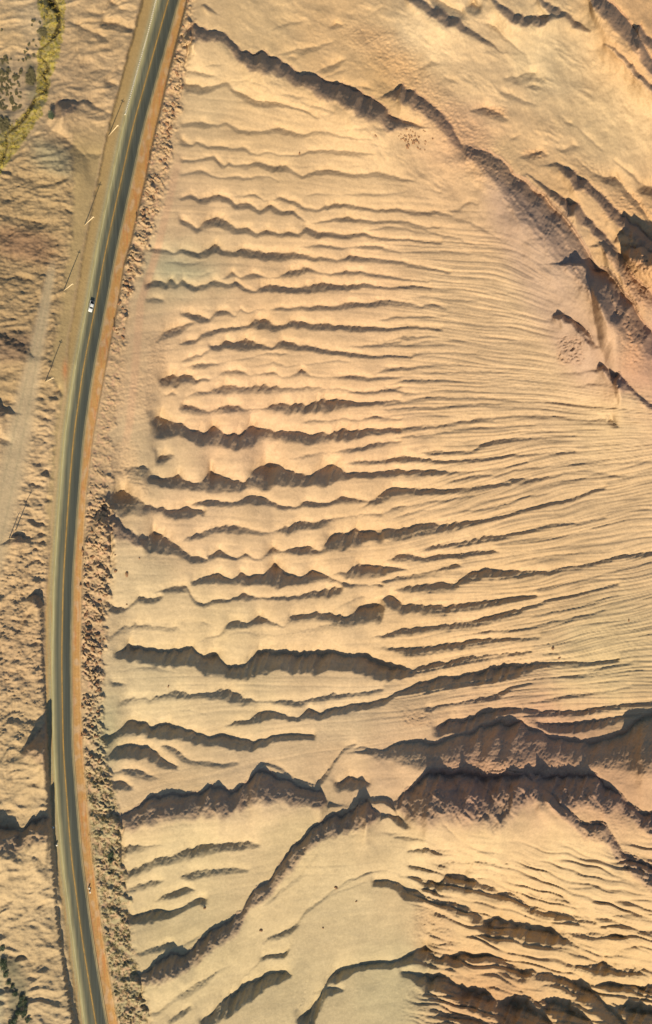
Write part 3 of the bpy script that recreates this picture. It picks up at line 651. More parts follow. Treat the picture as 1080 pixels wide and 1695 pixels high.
# ------------------------------------------------------------------ surface colours (ground tints from lit sand, weaker light on right-hand slopes included)
def lin(c):
    c = np.asarray(c, dtype=np.float32)/255.0
    return np.where(c <= .04045, c/12.92, ((c+.055)/1.055)**2.4).astype(np.float32)
SAMPLES = [  # x, y, colour, reach
    (60, 20, (203, 176, 124)), (10, 60, (214, 176, 112)), (150, 60, (190, 154, 100)), (140, 130, (176, 144, 98)), (150, 220, (196, 160, 106)), (30, 140, (180, 152, 106)),
    (60, 330, (168, 140, 92)), (40, 420, (150, 118, 80)), (60, 470, (182, 148, 96)), (30, 560, (150, 122, 84)), (20, 640, (196, 160, 106)), (20, 700, (208, 172, 116)),
    (40, 960, (196, 160, 106)), (30, 1080, (188, 152, 102)), (40, 1250, (196, 166, 110)), (40, 1450, (206, 176, 118)), (60, 1600, (200, 170, 112)), (20, 1660, (190, 166, 114)),
    (340, 150, (208, 176, 118)), (420, 230, (206, 170, 112)), (600, 260, (204, 168, 112)), (420, 60, (206, 172, 112)), (560, 70, (204, 164, 104)), (700, 60, (212, 182, 126)), (650, 120, (208, 164, 98)),
    (800, 120, (206, 172, 116)), (900, 100, (206, 178, 122)), (1000, 200, (206, 174, 116)), (1060, 60, (196, 150, 92)), (830, 260, (206, 168, 108)), (900, 330, (200, 156, 96)), (1060, 420, (200, 152, 88)),
    (780, 230, (204, 158, 108)), (850, 350, (188, 152, 108)), (940, 460, (186, 154, 112)), (1000, 560, (182, 144, 104)), (1060, 600, (170, 122, 90)),
    (320, 350, (212, 174, 118)), (300, 440, (192, 170, 118)), (320, 560, (216, 176, 120)), (450, 500, (216, 174, 116)), (600, 480, (216, 174, 118)), (600, 700, (218, 174, 118)), (400, 700, (218, 174, 120)),
    (750, 500, (204, 168, 114)), (880, 480, (196, 164, 114)), (900, 620, (200, 166, 114)), (1000, 700, (200, 168, 114)), (800, 750, (208, 170, 114)), (1030, 850, (206, 170, 114)), (900, 950, (206, 168, 110)),  # duller right-hand tones carry the slopes' weaker light in their colour
    (230, 780, (196, 168, 116)), (300, 860, (214, 176, 122)), (450, 900, (214, 176, 120)), (600, 900, (214, 174, 116)), (230, 960, (206, 180, 124)), (350, 1050, (206, 178, 120)), (550, 1050, (208, 174, 118)),
    (250, 1150, (204, 182, 126)), (400, 1160, (204, 178, 122)), (560, 1190, (210, 180, 126)), (700, 1050, (208, 170, 112)), (1000, 1080, (204, 176, 116)), (250, 1290, (214, 180, 122)), (420, 1290, (212, 180, 126)),
    (300, 1420, (200, 178, 120)), (300, 1560, (196, 176, 118)), (500, 1400, (200, 176, 118)), (560, 1500, (198, 176, 120)), (650, 1420, (200, 174, 118)), (650, 1640, (184, 170, 116)), (500, 1650, (194, 174, 118)),
    (800, 1400, (204, 172, 114)), (950, 1430, (204, 172, 114)), (780, 1300, (178, 132, 98)), (900, 1250, (186, 138, 100)), (1000, 1300, (190, 144, 98)), (850, 1530, (206, 168, 106)), (1000, 1620, (204, 168, 106)), (800, 1640, (192, 148, 92)),
    (640, 1270, (206, 168, 118)), (560, 1260, (202, 168, 116))]
acc = np.zeros((NV, NU, 3), np.float32); ws = np.zeros((NV, NU), np.float32)
ju = uu+14*noise(uu/40, vv/40, 101)+5*noise(uu/14, vv/14, 102); jv = vv+14*noise(uu/40, vv/40, 103)+5*noise(uu/14, vv/14, 104)
for x, y, c in SAMPLES:
    d2 = (ju-x)**2+(jv-y)**2
    q = 1/(d2+900.0)**1.7
    acc += q[..., None]*lin(c); ws += q
col = acc/ws[..., None]
col = col*.7+.3*lin((204, 170, 116))
def mixc(m, c, a=1.0):
    global col
    m = np.clip(m*a, 0, 1)[..., None]
    col = col*(1-m)+lin(c)*m
# strata / streak tints that belong to the ground
col *= (1+.10*fbm(uu/26, vv/26, 111, 3)+.06*noise(scoord*2, tw2*3, 113)*dune)[..., None]
rocky_t = np.clip(rocky*.8, 0, 1)
mixc(rocky_t, (162, 126, 96), .6)
mixc(np.clip(rough2-.3, 0, 1), (190, 142, 92), .4)
mixc(sstep(noise(uu/7, vv/5, 117), .25, .6)*rub*RUBA, (120, 84, 62), .55)
gp = np.exp(-((uu-278)/34)**2-((vv-443)/22)**2)+np.exp(-((uu-325)/30)**2-((vv-452)/12)**2)*.7
mixc(gp, (168, 158, 112), .7)
# rubble bank
mixc(rub, (190, 156, 104), .8)
mixc(rough_l*sstep(vv, 200, 270)*(1-sstep(vv, 640, 720)), (158, 130, 80), .5)
mixc(rough_l, (186, 156, 100), .25)
mixc(rub*sstep(vv, 1240, 1340)*sstep(noise(uu/9, vv/9, 119)+.35, 0, .5), (176, 164, 108), .6)
mixc(rub*sstep(noise(uu/8, vv/8, 121), .1, .5), (200, 150, 108), .35)
gsc = np.exp(-((uu-175)/26)**2-((vv-1215)/60)**2); mixc(gsc, (176, 170, 116), .6)
# grey green slope and brown slope on the left
gs = np.exp(-((uu-90)/38)**4-((vv-262-(uu-90)*.35)/26)**4)
bf = sstep(shade*0+rdg, 8, 22)*np.exp(-((uu-(880+(vv-420)*.35))/70)**4)*sstep(vv, 250, 330)*(1-sstep(vv, 600, 680)); mixc(bf, (172, 142, 108), .7)
mixc(gs*left, (128, 126, 92), .6)
bs = np.exp(-((uu-40)/55)**4-((vv-405-(uu-40)*.2)/28)**4); mixc(bs*left, (134, 98, 68), .6)
bs = np.exp(-((uu-20)/40)**4-((vv-575)/26)**4); mixc(bs*left, (126, 100, 74), .6)
# track, dirt road
mixc(trk*left, (178, 150, 92), .85)
mixc(dirt, (194, 168, 116), .85)
rutd = np.exp(-((np.abs(uu-dtx)-dtw*.35)/2.0)**2)*dirt; mixc(rutd, (172, 152, 104), .5)
# foot track beside the rubble bank
fx = np.interp(V, [230, 330, 420, 500, 600, 700, 760], [300, 278, 256, 230, 222, 212, 200]).astype(np.float32)[:, None]
ft = np.exp(-((uu-fx-3)/7)**4)*sstep(vv, 240, 300)*(1-sstep(vv, 700, 760)); mixc(ft, (206, 164, 112), .8)
# shoulders
shr = sstep(side, RHR-3, RHR+2)*(1-sstep(uu, RUBL-1, RUBL+4)); mixc(shr, (194, 146, 78), .95); mixc(shr*sstep(noise(uu/9, vv/16, 127), .0, .5), (206, 172, 120), .6)
strk = sstep(noise(uu/2.6-vv/40, vv/60, 123), .1, .5)*shr; mixc(strk, (196, 122, 66), .45)
mixc(shr*np.exp(-((side-RHR)/3)**2), (176, 156, 108), .8)
shl = (1-sstep(side, -RHL-2, -RHL+3))*sstep(side, -RHL-LSH-3+wob*.4, -RHL-LSH+3+wob*.4)
mixc(shl, (180, 148, 86), .9)
mixc(shl*np.exp(-((side+RHL+1)/5)**2), (172, 164, 116), .85)
mixc(sstep(noise(uu/2.6-vv/40, vv/70, 125), .15, .5)*shl*sstep(vv, 900, 1000), (190, 128, 66), .4)
redp = np.exp(-((uu-108)/4)**2-((vv-612)/14)**2); mixc(redp, (196, 120, 60), .7)
# the wash
WASH = [(-60, 262), (0, 222), (22, 204), (40, 188), (56, 165), (62, 145), (63, 115), (62, 90), (67, 66), (73, 48), (68, 25), (62, 8), (60, -60), (112, -60), (108, 12), (107, 32), (104, 60), (98, 90), (93, 110), (84, 125), (82, 150), (74, 172), (66, 196), (40, 232), (20, 262), (0, 286), (-60, 350)]
def inside(px_, py_, poly):
    res = np.zeros(px_.shape, bool)
    for a in range(len(poly)):
        (xa, ya), (xb, yb) = poly[a], poly[a-1]
        res ^= ((ya > py_) != (yb > py_)) & (px_ < (xb-xa)*(py_-ya)/(yb-ya+1e-9)+xa)
    return res
wash = inside(uu+wob*.8, vv+wob*.6, WASH).astype(np.float32)
wash = (wash+np.roll(wash, 1, 0)+np.roll(wash, -1, 0)+np.roll(wash, 1, 1)+np.roll(wash, -1, 1))/5
mixc(wash, (172, 152, 80), .8)
mixc(wash*sstep(noise(uu/6, vv/6, 131), 0, .5), (186, 164, 56), .7)
mixc(wash*sstep(noise(uu/4, vv/4, 133), .15, .5), (120, 112, 42), .7)
for cx_, cy_, rx_, ry_ in [(70, 54, 9, 10), (51, 125, 9, 26), (7, 118, 7, 16), (8, 208, 14, 20), (54, 158, 10, 10), (70, 172, 5, 8), (30, 1650, 16, 40), (18, 1600, 16, 16)]:
    mixc(np.exp(-((uu-cx_+wob)/rx_)**4-((vv-cy_+wob)/ry_)**4), (112, 108, 76), .75)
mixc(np.exp(-((uu-0)/45)**4-((vv-150)/45)**4), (176, 150, 104), .5)
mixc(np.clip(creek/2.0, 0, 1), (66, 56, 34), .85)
bl = np.exp(-((uu+6)/14)**4-((vv-1640)/70)**4); mixc(bl, (172, 160, 112), .6)
# dark speckle of stones in the gravelly ground
sp = sstep(noise(uu/2.4, vv/2.2, 141), .42, .62)*(rough_l*.8+rub*.8+rough2*.5+ur*.15)
mixc(sp, (130, 100, 74), .35)
col = col*np.array([.70, .79, 1.17], np.float32)
col = np.clip(col, .01, .9)

# ------------------------------------------------------------------ materials
def new_mat(name):
    m = bpy.data.materials.new(name); m.use_nodes = True
    n = m.node_tree.nodes; return m, n, m.node_tree.links, n['Principled BSDF']
def simple(name, c, rough=.7, metal=0.0, noise_scale=3.0, amt=.15, srgb=True):
    m, n, l, b = new_mat(name)
    c = tuple(float(x) for x in (lin(c) if srgb else c))
    tc = n.new('ShaderNodeTexCoord'); nz = n.new('ShaderNodeTexNoise'); nz.inputs['Scale'].default_value = noise_scale; nz.inputs['Detail'].default_value = 4
    l.new(tc.outputs['Object'], nz.inputs['Vector'])
    mp = n.new('ShaderNodeMapRange'); mp.inputs[1].default_value = .3; mp.inputs[2].default_value = .7; mp.inputs[3].default_value = 1-amt; mp.inputs[4].default_value = 1+amt
    l.new(nz.outputs[0], mp.inputs[0])
    mx = n.new('ShaderNodeMix'); mx.data_type = 'RGBA'; mx.blend_type = 'MULTIPLY'; mx.inputs[0].default_value = 1
    mx.inputs[6].default_value = (*c, 1); l.new(mp.outputs[0], mx.inputs[7]); l.new(mx.outputs[2], b.inputs['Base Color'])
    b.inputs['Roughness'].default_value = rough; b.inputs['Metallic'].default_value = metal
    return m

def ground_mat():
    m, n, l, b = new_mat('desert_ground')
    at = n.new('ShaderNodeAttribute'); at.attribute_name = 'soil'
    tc = n.new('ShaderNodeTexCoord')
    def nz(scale, det, r=.6):
        q = n.new('ShaderNodeTexNoise'); q.inputs['Scale'].default_value = scale; q.inputs['Detail'].default_value = det; q.inputs['Roughness'].default_value = r
        l.new(tc.outputs['Object'], q.inputs['Vector']); return q
    a = nz(.9, 5, .7); c = nz(.06, 6, .65)
    def mr(q, lo, hi):
        k = n.new('ShaderNodeMapRange'); k.inputs[1].default_value = .28; k.inputs[2].default_value = .72; k.inputs[3].default_value = lo; k.inputs[4].default_value = hi
        l.new(q.outputs[0], k.inputs[0]); return k
    prev = at.outputs['Color']
    for q in (mr(a, .86, 1.12), mr(c, .90, 1.08)):
        mx = n.new('ShaderNodeMix'); mx.data_type = 'RGBA'; mx.blend_type = 'MULTIPLY'; mx.inputs[0].default_value = 1
        l.new(prev, mx.inputs[6]); l.new(q.outputs[0], mx.inputs[7]); prev = mx.outputs[2]
    l.new(prev, b.inputs['Base Color']); b.inputs['Roughness'].default_value = .95
    b.inputs['Specular IOR Level'].default_value = .1
    bp = n.new('ShaderNodeBump'); bp.inputs['Strength'].default_value = .55; bp.inputs['Distance'].default_value = .25
    l.new(nz(1.3, 6, .7).outputs[0], bp.inputs['Height']); l.new(bp.outputs[0], b.inputs['Normal'])
    return m
GM = ground_mat()

def grid_obj(name, X, Y, Z, mat, color=None, kind='structure'):
    nv, nu = X.shape
    me = bpy.data.meshes.new(name)
    co = np.stack([X, Y, Z], -1).astype(np.float32).reshape(-1)
    idx = np.arange(nv*nu, dtype=np.int32).reshape(nv, nu)
    q = np.stack([idx[1:, :-1], idx[1:, 1:], idx[:-1, 1:], idx[:-1, :-1]], -1).reshape(-1)
    nf = len(q)//4
    me.vertices.add(nv*nu); me.vertices.foreach_set('co', co)
    me.loops.add(nf*4); me.loops.foreach_set('vertex_index', q)
    me.polygons.add(nf); me.polygons.foreach_set('loop_start', np.arange(0, nf*4, 4, dtype=np.int32)); me.polygons.foreach_set('loop_total', np.full(nf, 4, dtype=np.int32))
    me.polygons.foreach_set('use_smooth', np.ones(nf, dtype=bool))
    if color is not None:
        at = me.attributes.new('soil', 'FLOAT_COLOR', 'POINT')
        at.data.foreach_set('color', np.concatenate([color, np.ones(color.shape[:2]+(1,), np.float32)], -1).astype(np.float32).reshape(-1))
    me.update(calc_edges=True); me.materials.append(mat)
    o = bpy.data.objects.new(name, me); SC.collection.objects.link(o)
    if kind: o['kind'] = kind
    return o
ter = grid_obj('desert_terrain', GX, GY, zt, GM, col)

# a wide plain under and around it, out to the horizon
pr = np.concatenate([[0.0], np.geomspace(60, 9000, 60)]); pa = np.linspace(0, 2*np.pi, 97)
PR, PA = np.meshgrid(pr, pa)
PXX = 330+PR*np.cos(PA); PYY = PR*np.sin(PA)
PZ = -42-0*PR+fbm(PXX/180, PYY/180, 151, 4)*18*np.clip(PR/900, 0, 1)
pc = np.tile(lin((174, 153, 120)), (PXX.shape[0], PXX.shape[1], 1)).astype(np.float32)
grid_obj('desert_plain', PXX[::-1], PYY[::-1], PZ[::-1], GM, pc)

# ------------------------------------------------------------------ the road
def strip(name, vs, fa, fb, lift, mat, parent=None, nacross=2, attr=False):
    """ribbon along the road between offsets fa(v), fb(v) px from the centre line"""
    c, hl, hr = road_c(vs); z = road_z(vs)+lift
    t = np.linspace(0, 1, nacross)
    uuu = c[:, None]+fa(vs, hl, hr)[:, None]*(1-t)+fb(vs, hl, hr)[:, None]*t
    vvv = np.tile(vs[:, None], (1, nacross))
    X, Y, _ = ray(uuu, vvv, z[:, None]); Z = np.tile(z[:, None], (1, nacross))
    o = grid_obj(name, X, Y, Z, mat, None, kind=None)
    if attr:
        at = o.data.attributes.new('across', 'FLOAT', 'POINT'); at.data.foreach_set('value', np.tile(t, len(vs)).astype(np.float32))
    if parent: o.parent = parent
    return o
def asphalt():
    m, n, l, b = new_mat('asphalt')
    at = n.new('ShaderNodeAttribute'); at.attribute_name = 'across'
    tc = n.new('ShaderNodeTexCoord')
    nz = n.new('ShaderNodeTexNoise'); nz.inputs['Scale'].default_value = .25; nz.inputs['Detail'].default_value = 6; l.new(tc.outputs['Object'], nz.inputs['Vector'])
    mp = n.new('ShaderNodeMapping'); mp.inputs['Scale'].default_value = (1.4, .03, 1); l.new(tc.outputs['Object'], mp.inputs[0])
    n2 = n.new('ShaderNodeTexNoise'); n2.inputs['Scale'].default_value = 1.0; n2.inputs['Detail'].default_value = 4; l.new(mp.outputs[0], n2.inputs['Vector'])
    # wobble of the dusty edge
    ad = n.new('ShaderNodeMath'); ad.operation = 'MULTIPLY_ADD'; ad.inputs[1].default_value = .07; l.new(nz.outputs[0], ad.inputs[0]); l.new(at.outputs['Fac'], ad.inputs[2])
    sb = n.new('ShaderNodeMath'); sb.operation = 'SUBTRACT'; sb.inputs[1].default_value = .035; l.new(ad.outputs[0], sb.inputs[0])
    cr = n.new('ShaderNodeValToRGB'); e = cr.color_ramp.elements
    stops = [(0.0, (160, 150, 108)), (.10, (140, 138, 106)), (.20, (112, 110, 90)), (.28, (84, 88, 78)), (.37, (90, 92, 80)), (.46, (100, 96, 78)), (.53, (96, 92, 72)), (.60, (72, 76, 70)),
             (.78, (62, 68, 66)), (.88, (68, 72, 66)), (.94, (110, 106, 86)), (1.0, (160, 142, 104))]
    e[0].position, e[1].position = 0, 1
    for p_, c_ in stops[1:-1]: e.new(p_)
    for k_, (p_, c_) in enumerate(stops):
        e[k_].position = p_; e[k_].color = (*[float(x) for x in lin(c_)], 1)
    l.new(sb.outputs[0], cr.inputs[0])
    mr = n.new('ShaderNodeMapRange'); mr.inputs[1].default_value = .3; mr.inputs[2].default_value = .7; mr.inputs[3].default_value = .78; mr.inputs[4].default_value = 1.25; l.new(n2.outputs[0], mr.inputs[0])
    mx = n.new('ShaderNodeMix'); mx.data_type = 'RGBA'; mx.blend_type = 'MULTIPLY'; mx.inputs[0].default_value = 1
    l.new(cr.outputs[0], mx.inputs[6]); l.new(mr.outputs[0], mx.inputs[7]); l.new(mx.outputs[2], b.inputs['Base Color'])
    b.inputs['Roughness'].default_value = .9; b.inputs['Specular IOR Level'].default_value = .2
    return m
vs = np.arange(-215, 1915, 5.0)
road = strip('road', vs, lambda v, a, b: -a-2, lambda v, a, b: b+2, .30, asphalt(), None, 31, True)
road['kind'] = 'structure'
YEL = simple('yellow_road_paint', (184, 142, 60), .8, amt=.35, noise_scale=.5); WHT = simple('worn_white_road_paint', (172, 166, 134), .8, amt=.2, noise_scale=.4)
one = np.ones_like
strip('centre_line', vs, lambda v, a, b: -.75*one(v), lambda v, a, b: -.3*one(v), .306, YEL, road)
strip('centre_line', vs, lambda v, a, b: .3*one(v), lambda v, a, b: .75*one(v), .306, YEL, road)
strip('edge_line', np.arange(-215, 1915, 5.0), lambda v, a, b: -a+.4, lambda v, a, b: -a+1.15, .306, WHT, road)
strip('edge_line', vs, lambda v, a, b: b-1.5, lambda v, a, b: b-1.05, .306, simple('dusty_white_road_paint', (140, 132, 104), .8, amt=.3, noise_scale=.4), road)

# ------------------------------------------------------------------ mesh helpers for the things
def mesh_obj(name, bm, mat, parent=None, smooth=False, loc=(0, 0, 0)):
    me = bpy.data.meshes.new(name); bm.normal_update(); bm.to_mesh(me); bm.free()
    for mt in (mat if isinstance(mat, list) else [mat]): me.materials.append(mt)
    if smooth:
        for p_ in me.polygons: p_.use_smooth = True
    o = bpy.data.objects.new(name, me); SC.collection.objects.link(o); o.location = loc
    if parent: o.parent = parent
    return o
def add_box(bm, x0, x1, y0, y1, z0, z1, bev=0.0):
    r = bmesh.ops.create_cube(bm, size=1.0); vs_ = r['verts']
    for q in vs_: q.co = mathutils.Vector(((x0+x1)/2+q.co.x*(x1-x0), (y0+y1)/2+q.co.y*(y1-y0), (z0+z1)/2+q.co.z*(z1-z0)))
    if bev: bmesh.ops.bevel(bm, geom=list({e for q in vs_ for e in q.link_edges}), offset=bev, segments=2, affect='EDGES')
def add_cyl(bm, p0, p1, r0, r1, seg=10):
    p0 = mathutils.Vector(p0); p1 = mathutils.Vector(p1); d = p1-p0
    mt = mathutils.Matrix.Translation((p0+p1)/2) @ d.to_track_quat('Z', 'Y').to_matrix().to_4x4()
    bmesh.ops.create_cone(bm, cap_ends=True, segments=seg, radius1=r0, radius2=r1, depth=d.length, matrix=mt)
def empty(name, loc, rz=0.0):
    o = bpy.data.objects.new(name, None); SC.collection.objects.link(o); o.location = loc; o.rotation_euler = (0, 0, rz); return o
def copy_thing(root):
    r = root.copy(); SC.collection.objects.link(r)
    for ch in [c for c in bpy.data.objects if c.parent == root]:
        c = ch.copy(); SC.collection.objects.link(c); c.parent = r
        for g in [q for q in bpy.data.objects if q.parent == ch]:
            d = g.copy(); SC.collection.objects.link(d); d.parent = c
    return r

# ------------------------------------------------------------------ the car (drives down the left lane, nose to the bottom)
BODYM = simple('white_car_paint', (206, 212, 216), .25, amt=.03); BODYM.node_tree.nodes['Principled BSDF'].inputs['Coat Weight'].default_value = .5
GLASS = simple('dark_car_glass', (22, 28, 34), .08, amt=.05); BLK = simple('black_trim', (18, 18, 20), .5, amt=.1); TYRE = simple('tyre_rubber', (24, 24, 24), .9)
RIM = simple('alloy_rim', (150, 152, 156), .3, .9); LAMP = simple('headlight_glass', (225, 228, 230), .1); TAIL = simple('tail_light_red', (140, 14, 12), .2); REAR_SHADE = simple('dark_rear_and_shadow', (20, 22, 25), .6)
cv = np.array([497.0, 518.0]); cc_, chl, chr_ = road_c(cv)
pa_ = ray(cc_[0]-7.6, cv[0], road_z(cv[0])+.30); pb_ = ray(cc_[1]-7.6, cv[1], road_z(cv[1])+.30)
heading = math.atan2(pb_[1]-pa_[1], pb_[0]-pa_[0])
car = empty('pickup_truck', ((pa_[0]+pb_[0])/2, (pa_[1]+pb_[1])/2, float(road_z(507))+.305), heading)
tag(car, 'white double-cab pickup truck with rear bed darkened for its shadow driving on the two-lane asphalt road', 'pickup truck')
L2, W2 = 2.65, .93
def loft(bm, secs):
    """closed loft through cross sections: (x, half width bottom, half width top, z bottom, z top)"""
    rings = []
    for x, wb, wt, z0, z1 in secs:
        zm = z0+(z1-z0)*.6
        pts = [(-wb, z0), (wb, z0), (wb*1.03, zm), (wt, z1), (-wt, z1), (-wb*1.03, zm)]
        rings.append([bm.verts.new((x, y, z)) for y, z in pts])
    for a, b in zip(rings[:-1], rings[1:]):
        for i in range(6): bm.faces.new((a[i], a[(i+1) % 6], b[(i+1) % 6], b[i]))
    bm.faces.new(rings[0][::-1]); bm.faces.new(rings[-1])
    bmesh.ops.recalc_face_normals(bm, faces=bm.faces)
car.scale = (.82, .80, .84)
bm = bmesh.new(); loft(bm, [(-L2, .84, .80, .45, .95), (-L2+.08, .90, .86, .38, 1.06), (-.95, .93, .88, .32, 1.08), (1.0, .93, .88, .32, 1.08), (1.7, .92, .84, .32, 1.05), (2.35, .88, .76, .36, .94), (2.6, .80, .66, .42, .80), (2.68, .70, .58, .48, .72)])
bmesh.ops.bevel(bm, geom=bm.edges[:], offset=.02, segments=1, affect='EDGES')
body = mesh_obj('body', bm, BODYM, car, True)
bm = bmesh.new(); loft(bm, [(-.98, .84, .70, 1.06, 1.55), (-.80, .86, .72, 1.06, 1.74), (.45, .86, .72, 1.06, 1.76), (.62, .86, .71, 1.06, 1.70), (1.28, .84, .78, 1.04, 1.08)])
cab = mesh_obj('cab', bm, GLASS, car, False)
bm = bmesh.new(); loft(bm, [(-.86, .715, .69, 1.70, 1.745), (-.78, .73, .70, 1.72, 1.775), (.40, .73, .70, 1.73, 1.79), (.56, .71, .68, 1.71, 1.76)]); roof = mesh_obj('roof', bm, BODYM, car, True)
for s in (-1, 1):
    for x0_, x1_, w0_, w1_ in ((1.26, .58, .83, .715), (-.97, -.82, .835, .715), (-.12, -.12, .865, .735)):
        bm = bmesh.new(); add_cyl(bm, (x0_, s*w0_, 1.08), (x1_, s*w1_, 1.72), .035, .035, 6); mesh_obj('pillar', bm, BODYM, cab)
bm = bmesh.new(); add_box(bm, -2.5, -1.05, -.76, .76, 1.075, 1.105, .01); mesh_obj('rear_shadow_cover', bm, REAR_SHADE, car)  # dark cover stands in for the truck's shadow and dark rear
bm = bmesh.new(); add_box(bm, -2.70, -2.62, -.78, .78, .45, .62, .02); mesh_obj('rear_bumper', bm, BLK, car)
bm = bmesh.new(); add_box(bm, 2.62, 2.73, -.42, .42, .48, .68, .02); mesh_obj('grille', bm, BLK, car)
for s in (-1, 1):
    bm = bmesh.new(); add_box(bm, 2.44, 2.62, s*.66-.14, s*.66+.14, .70, .84, .03); mesh_obj('headlight', bm, LAMP, car)
    bm = bmesh.new(); add_box(bm, -2.69, -2.62, s*.74-.07, s*.74+.07, .72, .98, .02); mesh_obj('tail_light', bm, TAIL, car)
    bm = bmesh.new(); add_box(bm, .86, 1.02, s*1.02-.10, s*1.02+.10, 1.06, 1.20, .03); mesh_obj('wing_mirror', bm, BLK, car)
    for x_ in (-1.55, 1.65):
        bm = bmesh.new(); add_cyl(bm, (x_, s*.70, .38), (x_, s*.95, .38), .38, .38, 24); wh_ = mesh_obj('wheel', bm, TYRE, car, False)
        bm = bmesh.new(); add_cyl(bm, (x_, s*.93, .38), (x_, s*.965, .38), .23, .20, 16); mesh_obj('rim', bm, RIM, wh_)

# ------------------------------------------------------------------ power poles
WOOD = simple('weathered_pole_wood', (214, 196, 160), .85, amt=.15, noise_scale=2); PORC = simple('porcelain_insulator', (120, 90, 70), .3)
pole = empty('power_pole', (0, 0, 0))
PH = 10.6
bm = bmesh.new(); add_cyl(bm, (0, 0, -.6), (0, 0, PH), .17, .11, 12); mesh_obj('shaft', bm, WOOD, pole, True)
bm = bmesh.new(); add_box(bm, -.62, .62, -.05, .05, PH-.75, PH-.60, .015); arm = mesh_obj('crossarm', bm, WOOD, pole)
for x_ in (-.55, -.2, .55):
    bm = bmesh.new(); add_cyl(bm, (x_, 0, PH-.60), (x_, 0, PH-.48), .03, .03, 8); add_cyl(bm, (x_, 0, PH-.48), (x_, 0, PH-.36), .08, .05, 10); add_cyl(bm, (x_, 0, PH-.36), (x_, 0, PH-.30), .055, .03, 10); mesh_obj('insulator', bm, PORC, arm, True)
POLES = [(180, 225, 1, 'pale wooden power pole nearest the top, below the row of white posts'),
         (140, 373, 1, 'wooden power pole standing on the gravel verge, second from the top of the photo'),
         (106, 481, 1, 'pale wooden power pole standing beside the road just above the white pickup truck'),
         (75, 632, 1, 'pale wooden power pole above the row of small earth mounds'),
         (26, 878, 1, 'taller right-hand wooden pole of the pair by the black shadow'),
         (15.5, 891, .62, 'shorter wooden pole, left one of the pair by the black shadow')]
for i, (pu, pv, sc_, lb) in enumerate(POLES):
    o = pole if i == 0 else copy_thing(pole)
    g = ground(pu, pv); o.location = g; o.scale = (1, 1, sc_) if sc_ != 1 else (1, 1, 1)
    o.rotation_euler = (0, 0, R(random.uniform(-12, 6)))
    tag(o, lb, 'power pole', 'power poles left of the road')

# ------------------------------------------------------------------ white marker posts along the left shoulder at the top
POSTM = simple('white_post_paint', (240, 238, 225), .6); BANDM = simple('black_post_band', (40, 38, 36), .6)
post = empty('marker_post', (0, 0, 0))
bm = bmesh.new(); add_box(bm, -.15, .15, -.15, .15, -.3, .9, .05); mesh_obj('shaft', bm, POSTM, post)
bm = bmesh.new(); add_box(bm, -.16, .16, -.16, .16, .58, .72, .01); mesh_obj('band', bm, BANDM, post)
py = -4.0; n_ = 0
line_u = lambda v: np.interp(v, [-10, 0, 58, 120, 190, 230], [260, 258, 243.5, 226, 207, 198])
while py < 192:
    o = post if n_ == 0 else copy_thing(post)
    o.location = ground(float(line_u(py)), py); o.rotation_euler = (R(random.uniform(-3, 3)), R(random.uniform(-3, 3)), R(random.uniform(0, 40)))
    tag(o, 'short white marker post in the closely spaced row along the left shoulder of the road', 'marker post', 'white marker posts along the upper left road shoulder')
    py += 3.4; n_ += 1
for pu, pv, lb in [(87.5, 1368.5, 'small white marker post on the left shoulder beside the large dark hollow'), (93, 1398, 'small white marker post on the left shoulder just below the large dark hollow'),
                   (147, 1469.5, 'small white marker post on the right shoulder, upper of the close pair'), (148.3, 1476, 'small white marker post on the right shoulder, lower of the close pair')]:
    o = copy_thing(post); o.location = ground(pu, pv); o.rotation_euler = (0, 0, .2); o.scale = (1.7, 1.7, 1.1)
    tag(o, lb, 'marker post', 'single marker posts on the road shoulders')

# ------------------------------------------------------------------ bushes, grass, boulders
LEAF = simple('grey_green_leaves', (104, 100, 72), .8, amt=.35, noise_scale=2.5); LEAF2 = simple('blue_green_leaves', (84, 98, 74), .8, amt=.3, noise_scale=2.5)
STEM = simple('brown_twigs', (90, 70, 48), .9)
def bush_mesh(seed, rad, hgt, nleaf, mat):
    rnd = random.Random(seed); bm = bmesh.new()
    lobes = [(rnd.uniform(-.55, .55)*rad, rnd.uniform(-.55, .55)*rad, rnd.uniform(.35, .75)*hgt, rnd.uniform(.35, .6)*rad) for _ in range(7)]
    for _ in range(7): 
        lx, ly, lz, lr_ = lobes[_]; add_cyl(bm, (0, 0, -.1), (lx, ly, lz), .04, .012, 5)
    for _ in range(nleaf):
        lx, ly, lz, lr_ = rnd.choice(lobes)
        th = rnd.uniform(0, 6.283); ph = math.acos(rnd.uniform(-.6, 1)); rr = lr_*rnd.uniform(.5, 1.1)
        c = mathutils.Vector((lx+rr*math.sin(ph)*math.cos(th), ly+rr*math.sin(ph)*math.sin(th), max(.02, lz+rr*.7*math.cos(ph))))
        s_ = rnd.uniform(.07, .17); a = mathutils.Vector((rnd.gauss(0, 1), rnd.gauss(0, 1), rnd.gauss(0, 1))).normalized()
        b_ = a.cross(mathutils.Vector((rnd.gauss(0, 1), rnd.gauss(0, 1), rnd.gauss(0, 1)))).normalized()
        bm.faces.new([bm.verts.new(c+a*s_*1.6), bm.verts.new(c+b_*s_*.7), bm.verts.new(c-a*s_*1.6), bm.verts.new(c-b_*s_*.7)])
    me = bpy.data.meshes.new('bush'); bm.to_mesh(me); bm.free(); me.materials.append(mat); return me
BM1 = [bush_mesh(i, 1.0, .9, 420, LEAF) for i in range(3)]; BM2 = [bush_mesh(20+i, 1.6, 1.6, 900, LEAF2) for i in range(3)]
